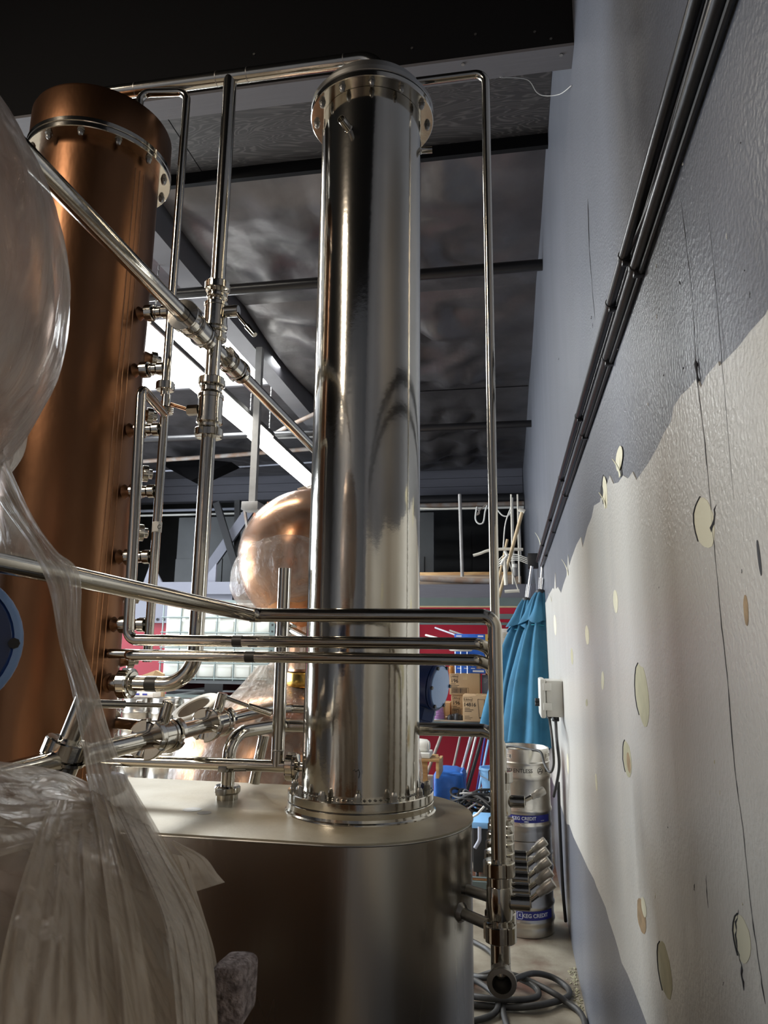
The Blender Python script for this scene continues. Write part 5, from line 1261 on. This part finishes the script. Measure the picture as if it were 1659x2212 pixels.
# ------------------------------------------------------------------ overhead: lights, post, pipes, back corner
def fixture(label, y0, y1, x, za, zb_):
    t = thing('strip_light', label, 'light', (x, (y0+y1)/2, (za+zb_)/2), 'strip lights under the skylight')
    dd = V((0, y1-y0, zb_-za)); P = lambda f_: V((x, y0, za))+dd*f_
    vs = []
    for f_ in (0, 1):
        p = P(f_)
        for a, b_ in ((-.165, .0), (-.07, .075), (.07, .075), (.165, .0), (.15, .0), (.06, .06), (-.06, .06), (-.15, .0)): vs.append(p+V((a, 0, b_)))
    fs = [(i, (i+1) % 8, 8+(i+1) % 8, 8+i) for i in range(8)]+[tuple(range(8)), tuple(range(15, 7, -1))]
    MB().add(vs, fs).build('reflector', white_pl, t)
    MB().prism([P(0)+V((-.155, .01, -.004)), P(0)+V((.155, .01, -.004)), P(1)+V((.155, -.01, -.004)), P(1)+V((-.155, -.01, -.004))], (0, 0, .006)).build('diffuser', lamp_m, t)
    MB().prism([P(0)+V((.160, 0, -.02)), P(0)+V((.176, 0, -.02)), P(1)+V((.176, 0, -.02)), P(1)+V((.160, 0, -.02))], (0, 0, .04)).build('side_rail', steel_dull, t)
    for f_ in (.12, .88):
        p = P(f_); n = 16; ch = MB()
        for k in range(n):
            z_ = p.z+.075+(5.12-p.z-.075)*k/n; ch.lathe((p.x, p.y, z_), UPZ, [(0, 0), (.007, .01), (.007, (5.12-p.z-.075)/n-.01), (0, (5.12-p.z-.075)/n)], 5)
        o = ch.build('hanging_chain', steel_dull, t); o['kind'] = 'stuff'
fixture('bright strip light hanging under the skylight, nearer of the row', 4.75, 7.75, -2.90, 4.20, 4.19)
fixture('bright strip light ending above the far onion head', 7.80, 10.6, -2.93, 4.19, 4.15)
q0 = at(552, 745, 6.9); q1 = at(545, 1086, 6.9)
t = thing('hanging_post', 'square steel post hanging from the roof beam with a plate at its foot', 'post', (q1.x, 6.9, q1.z))
MB().box((q1.x-.035, 6.88, q1.z), (q1.x+.035, 6.95, 4.92)).build('post', grey_pipe, t)
MB().rbox((q1.x-.09, 6.82, q1.z-.085), (q1.x+.09, 7.02, q1.z+.0), .004).build('foot_plate', grey_pipe, t)
def opipe(label, pts, r_, m, name='overhead_pipe', sp=True):
    return tag(MB().tube(cubspl(pts, 6) if sp else pts, r_, 10).build(name, m), label, 'pipe')
opipe('rusty pipe slung level across the ceiling behind the level tube', [at(285, 998, 10.5), at(480, 985, 10.5), at(690, 968, 10.5)], .035, rust, sp=False)
opipe('thin pale conduit just under the rusty ceiling pipe', [at(270, 1022, 11.5), at(560, 1006, 11.5), at(900, 984, 11.5)], .015, lav, sp=False)
opipe('grey pipe crossing the ceiling behind the long level pipe', [at(560, 943, 9.6), at(690, 938, 9.6), at(900, 925, 9.6)], .05, grey_pipe, sp=False)
opipe('brown sprinkler pipe sloping up toward the roof beam', [at(575, 948, 9.0), at(620, 922, 8.9), at(682, 893, 8.8)], .03, rust, sp=False)
opipe('thin pipe crossing the ceiling near the wall', [at(905, 962, 12.0), at(1130, 944, 12.0)], .02, rust, sp=False)
opipe('thin pale pipe crossing below the ceiling near the wall', [at(905, 982, 12.6), at(1120, 972, 12.6)], .015, lav, sp=False)
opipe('pale conduit running along the foot of the board header', [V((-8.98, 13.2, at(300, 1100, 13).z)), V((.3, 13.2, at(300, 1100, 13).z))], .03, lav, sp=False)
opipe('second pale conduit below the board header', [V((-8.98, 12.7, at(480, 1110, 12.7).z)), V((.3, 12.7, at(480, 1110, 12.7).z))], .022, white_pl, sp=False)
opipe('fat black duct pipe under the board header near the wall', [V((-2.0, 13.0, at(1000, 1080, 13).z)), V((.31, 13.0, at(1000, 1080, 13).z))], .10, black_soft, sp=False)
opipe('brown pipe just below the fat black duct', [V((-2.0, 12.85, at(1000, 1091, 12.85).z)), V((.31, 12.85, at(1000, 1091, 12.85).z))], .05, rust, sp=False)
opipe('slim grey standpipe rising from the parapet behind the right of the column' .replace(' right of the', ''), [at(993, 1068, 9.0), at(1000, 1292, 8.8)], .022, grey_pipe, sp=False)
wd = at(500, 905, 7.0)
# dark wedge of duct under the roof
t = tag(MB().prism([at(345, 984, 11), at(500, 998, 11), at(412, 1038, 10.5), at(360, 1010, 10.6)], (0, .4, 0)).build('duct_end', black_and_shade, smooth=False), 'dark angular duct end below the ceiling pipes', 'duct')
t = tag(MB().tube([at(290, 935, 11.8), at(420, 965, 11.8), at(560, 955, 11.8), at(690, 925, 11.8)], .13, 12).build('air_duct', mat('brown_duct', (.10, .045, .04), .5)), 'brown round air duct sagging under the ceiling', 'duct')
# back wall steel: brace and orange ladder rack
def strut(label, a, b_, w_, m, y, name='steel_brace'):
    a = at(*a, y); b_ = at(*b_, y); d_ = (b_-a).normalized(); s_ = d_.cross(V((0, 1, 0)))*w_
    return tag(MB().prism([a-s_, a+s_, b_+s_, b_-s_], (0, .06, 0)).build(name, m, smooth=False), label, 'brace')
strut('wide pale steel brace rising toward the onion head', (415, 1276), (550, 1085), .085, fascia_m, 11.5)
strut('dark steel brace crossing the wide pale one', (466, 1085), (524, 1276), .06, conduit_blk, 11.4)
strut('thin dark rod under the wide pale brace', (418, 1278), (512, 1140), .018, black_soft, 11.6)
strut('upright dark angle post behind the steel braces', (512, 1080), (510, 1276), .05, black_soft, 11.7, 'steel_post')
strut('thin slanting rod beside the onion head', (525, 1085), (552, 1276), .018, rust, 11.2)
t = thing('orange_frame', 'orange ladder-like rack frame showing above the onion head', 'rack', at(560, 1150, 11.0))
for px_ in (546, 574): MB().box(at(px_, 1278, 11.0)-V((.025, 0, 0)), at(px_, 1084, 11.0)+V((.025, .05, 0))).build('upright', orange_steel, t)
for py_ in (1115, 1125, 1138): MB().box(at(546, py_, 11.02)-V((0, 0, .018)), at(574, py_-1, 11.05)+V((0, 0, .018))).build('rung', orange_steel, t)
MB().box(at(590, 1120, 11.0)-V((.02, 0, 0)), at(588, 1084, 11.0)+V((.02, .05, 0))).build('upright', orange_steel, t)
t = tag(MB().prism([V((-5.43, 9.84, 2.62)), V((-5.13, 9.84, 2.62)), V((-5.33, 9.84, 2.93))], (0, .04, 0)).build('gusset_plate', fascia_m, smooth=False), 'pale triangular gusset plate behind the level tube', 'gusset')
t = tag(MB().prism([V((-4.51, 9.84, 2.62)), V((-4.28, 9.84, 2.62)), V((-4.28, 9.84, 2.9))], (0, .04, 0)).build('gusset_plate', fascia_m, smooth=False), 'pale triangular gusset plate behind the thick vertical pipe', 'gusset')
fp_ = bpy.data.objects['wall_partition_far']
for px_ in (340, 353): MB().cyl(at(px_, 1338, 9.84), at(px_, 1338, 9.82), .02, 12).build('bolt_head', black_soft, fp_)
# timber and odd pipes on the parapet
zp = at(1000, 1262, 8.62).z
for k, (ya, yb_, za_, zb_, m, lab) in enumerate(((8.75, 8.86, .005, .095, wood_old, 'weathered grey-brown timber on the parapet, nearest the edge'), (8.95, 9.06, .005, .14, wood_old, 'weathered timber lying behind the first on the parapet'), (9.1, 9.18, .12, .20, wood, 'fresh orange-brown timber lying on the parapet'))):
    tag(MB().rbox((-1.3, ya, zp+.002), (.15-.05*k, yb_, zp+zb_*.9+.02), .004).build('timber', m), lab, 'timber', 'timbers on the parapet')
tag(MB().tube([(-1.4, 8.66, zp+.03+.06), (-.1, 8.72, zp+.035)], .035, 12).build('old_pipe', rust), 'old brown pipe lying along the parapet edge', 'pipe')
JY = 7.9
def junk(label, pts, r_, m, name, cat, y=JY, sp=False):
    P = [at(*q, y) for q in pts]; return tag(MB().tube(cubspl(P, 6) if sp else P, r_, 8).build(name, m), label, cat)
t = thing('tan_pole', 'long tan pole with a pale tee on its upper end leaning over the rack', 'pole', at(1078, 1285, JY))
MB().tube([at(1075, 1300, JY), at(1128, 1106, JY-.3)], .020, 10).build('pole', tan_pole, t)
q = at(1127, 1103, JY-.3); MB().tube([q+V((-.03, 0, .02)), q+V((.03, 0, -.015))], .026, 10).build('tee_end', pvc, t)
junk('slim tan stick leaning beside the long tan pole', [(1075, 1262), (1096, 1165)], .014, tan_pole, 'stick', 'pole')
junk('white plastic pipe standing upright among the tangle above the umbrellas', [(1090, 1208), (1093, 1264)], .020, pvc, 'plastic_pipe', 'pipe', 7.7)
junk('short white plastic pipe lying level above the umbrellas', [(1090, 1278), (1122, 1276)], .018, pvc, 'plastic_pipe', 'pipe', 7.7)
junk('bent plastic arm reaching from the wall past the slim pipe', [(1022, 1200), (1036, 1196), (1056, 1189), (1090, 1186), (1130, 1187)], .016, pvc, 'bent_pipe', 'pipe', 7.8, True)
junk('white elbow piece on the upright plastic pipe', [(1082, 1220), (1088, 1210), (1096, 1200), (1090, 1190)], .018, white_pl, 'pipe_elbow', 'pipe', 7.7)
for k, (px_, a, b_) in enumerate(((1104, 1068, 1262), (1107, 1075, 1262), (1118, 1068, 1258), (1121, 1100, 1200))):
    junk(('first', 'second', 'third', 'fourth')[k]+' pale cable hanging in the corner above the umbrellas, counted from the tan stick', [(px_, a), (px_+2, (a+b_)/2), (px_+4, b_)], .010, grey_pipe if k % 2 else pvc, 'hanging_cable', 'cable', 8.3, True)
junk('white cable loop drooping from the brown pipe', [(1030, 1095), (1027, 1120), (1034, 1131), (1044, 1128), (1048, 1105), (1052, 1092)], .012, white_pl, 'cable_loop', 'cable', 10.5, True)
junk('curly pale wire scrap above the drooping cable loop', [(1030, 1096), (1036, 1108), (1030, 1112), (1040, 1098), (1034, 1104), (1050, 1090)], .008, rust, 'wire_scrap', 'wire', 10.5, True)
junk('white cable running level beneath the brown pipe', [(905, 1098), (960, 1099), (990, 1098), (1030, 1098)], .010, pvc, 'level_cable', 'cable', 10.5, True)
junk('white cable hanging in a shallow arc behind the slim pipe', [(1072, 1098), (1085, 1113), (1098, 1114), (1106, 1100)], .009, white_pl, 'arc_cable', 'cable', 9.5, True)
junk('thin white wire trailing down from the corner', [(1104, 1095), (1092, 1130), (1088, 1170), (1087, 1188)], .007, white_pl, 'thin_wire', 'wire', 8.5, True)
junk('thin wire trailing across the timber', [(1100, 1215), (1108, 1240), (1118, 1270), (1122, 1280)], .006, pvc, 'thin_wire', 'wire', 7.7, True)
t = thing('lamp_bulb', 'pale bulb-like fitting dangling among the cables above the umbrellas', 'bulb', at(1112, 1235, 7.9))
MB().lathe(at(1113, 1248, 7.9), UPZ, [(0, 0), (.03, .02), (.036, .06), (.03, .10), (.018, .12), (.018, .15), (0, .15)], 18).build('bulb', grey_pipe, t)
MB().lathe(at(1112, 1226, 7.9), UPZ, [(0, 0), (.028, .0), (.028, .04), (0, .04)], 14).build('holder', white_pl, t)
# light wire cobweb string at the header end
wp_ = [at(1080, 167, 2.74), at(1138, 172, 2.9), at(1160, 200, 2.95), at(1180, 207, 2.95), at(1210, 203, 2.9), at(1234, 185, 2.75)]
tag(MB().tube(cubspl(wp_, 8), .0018, 5).build('loose_string', white_pl), 'loose pale string drooping from the end of the dropped header', 'string')
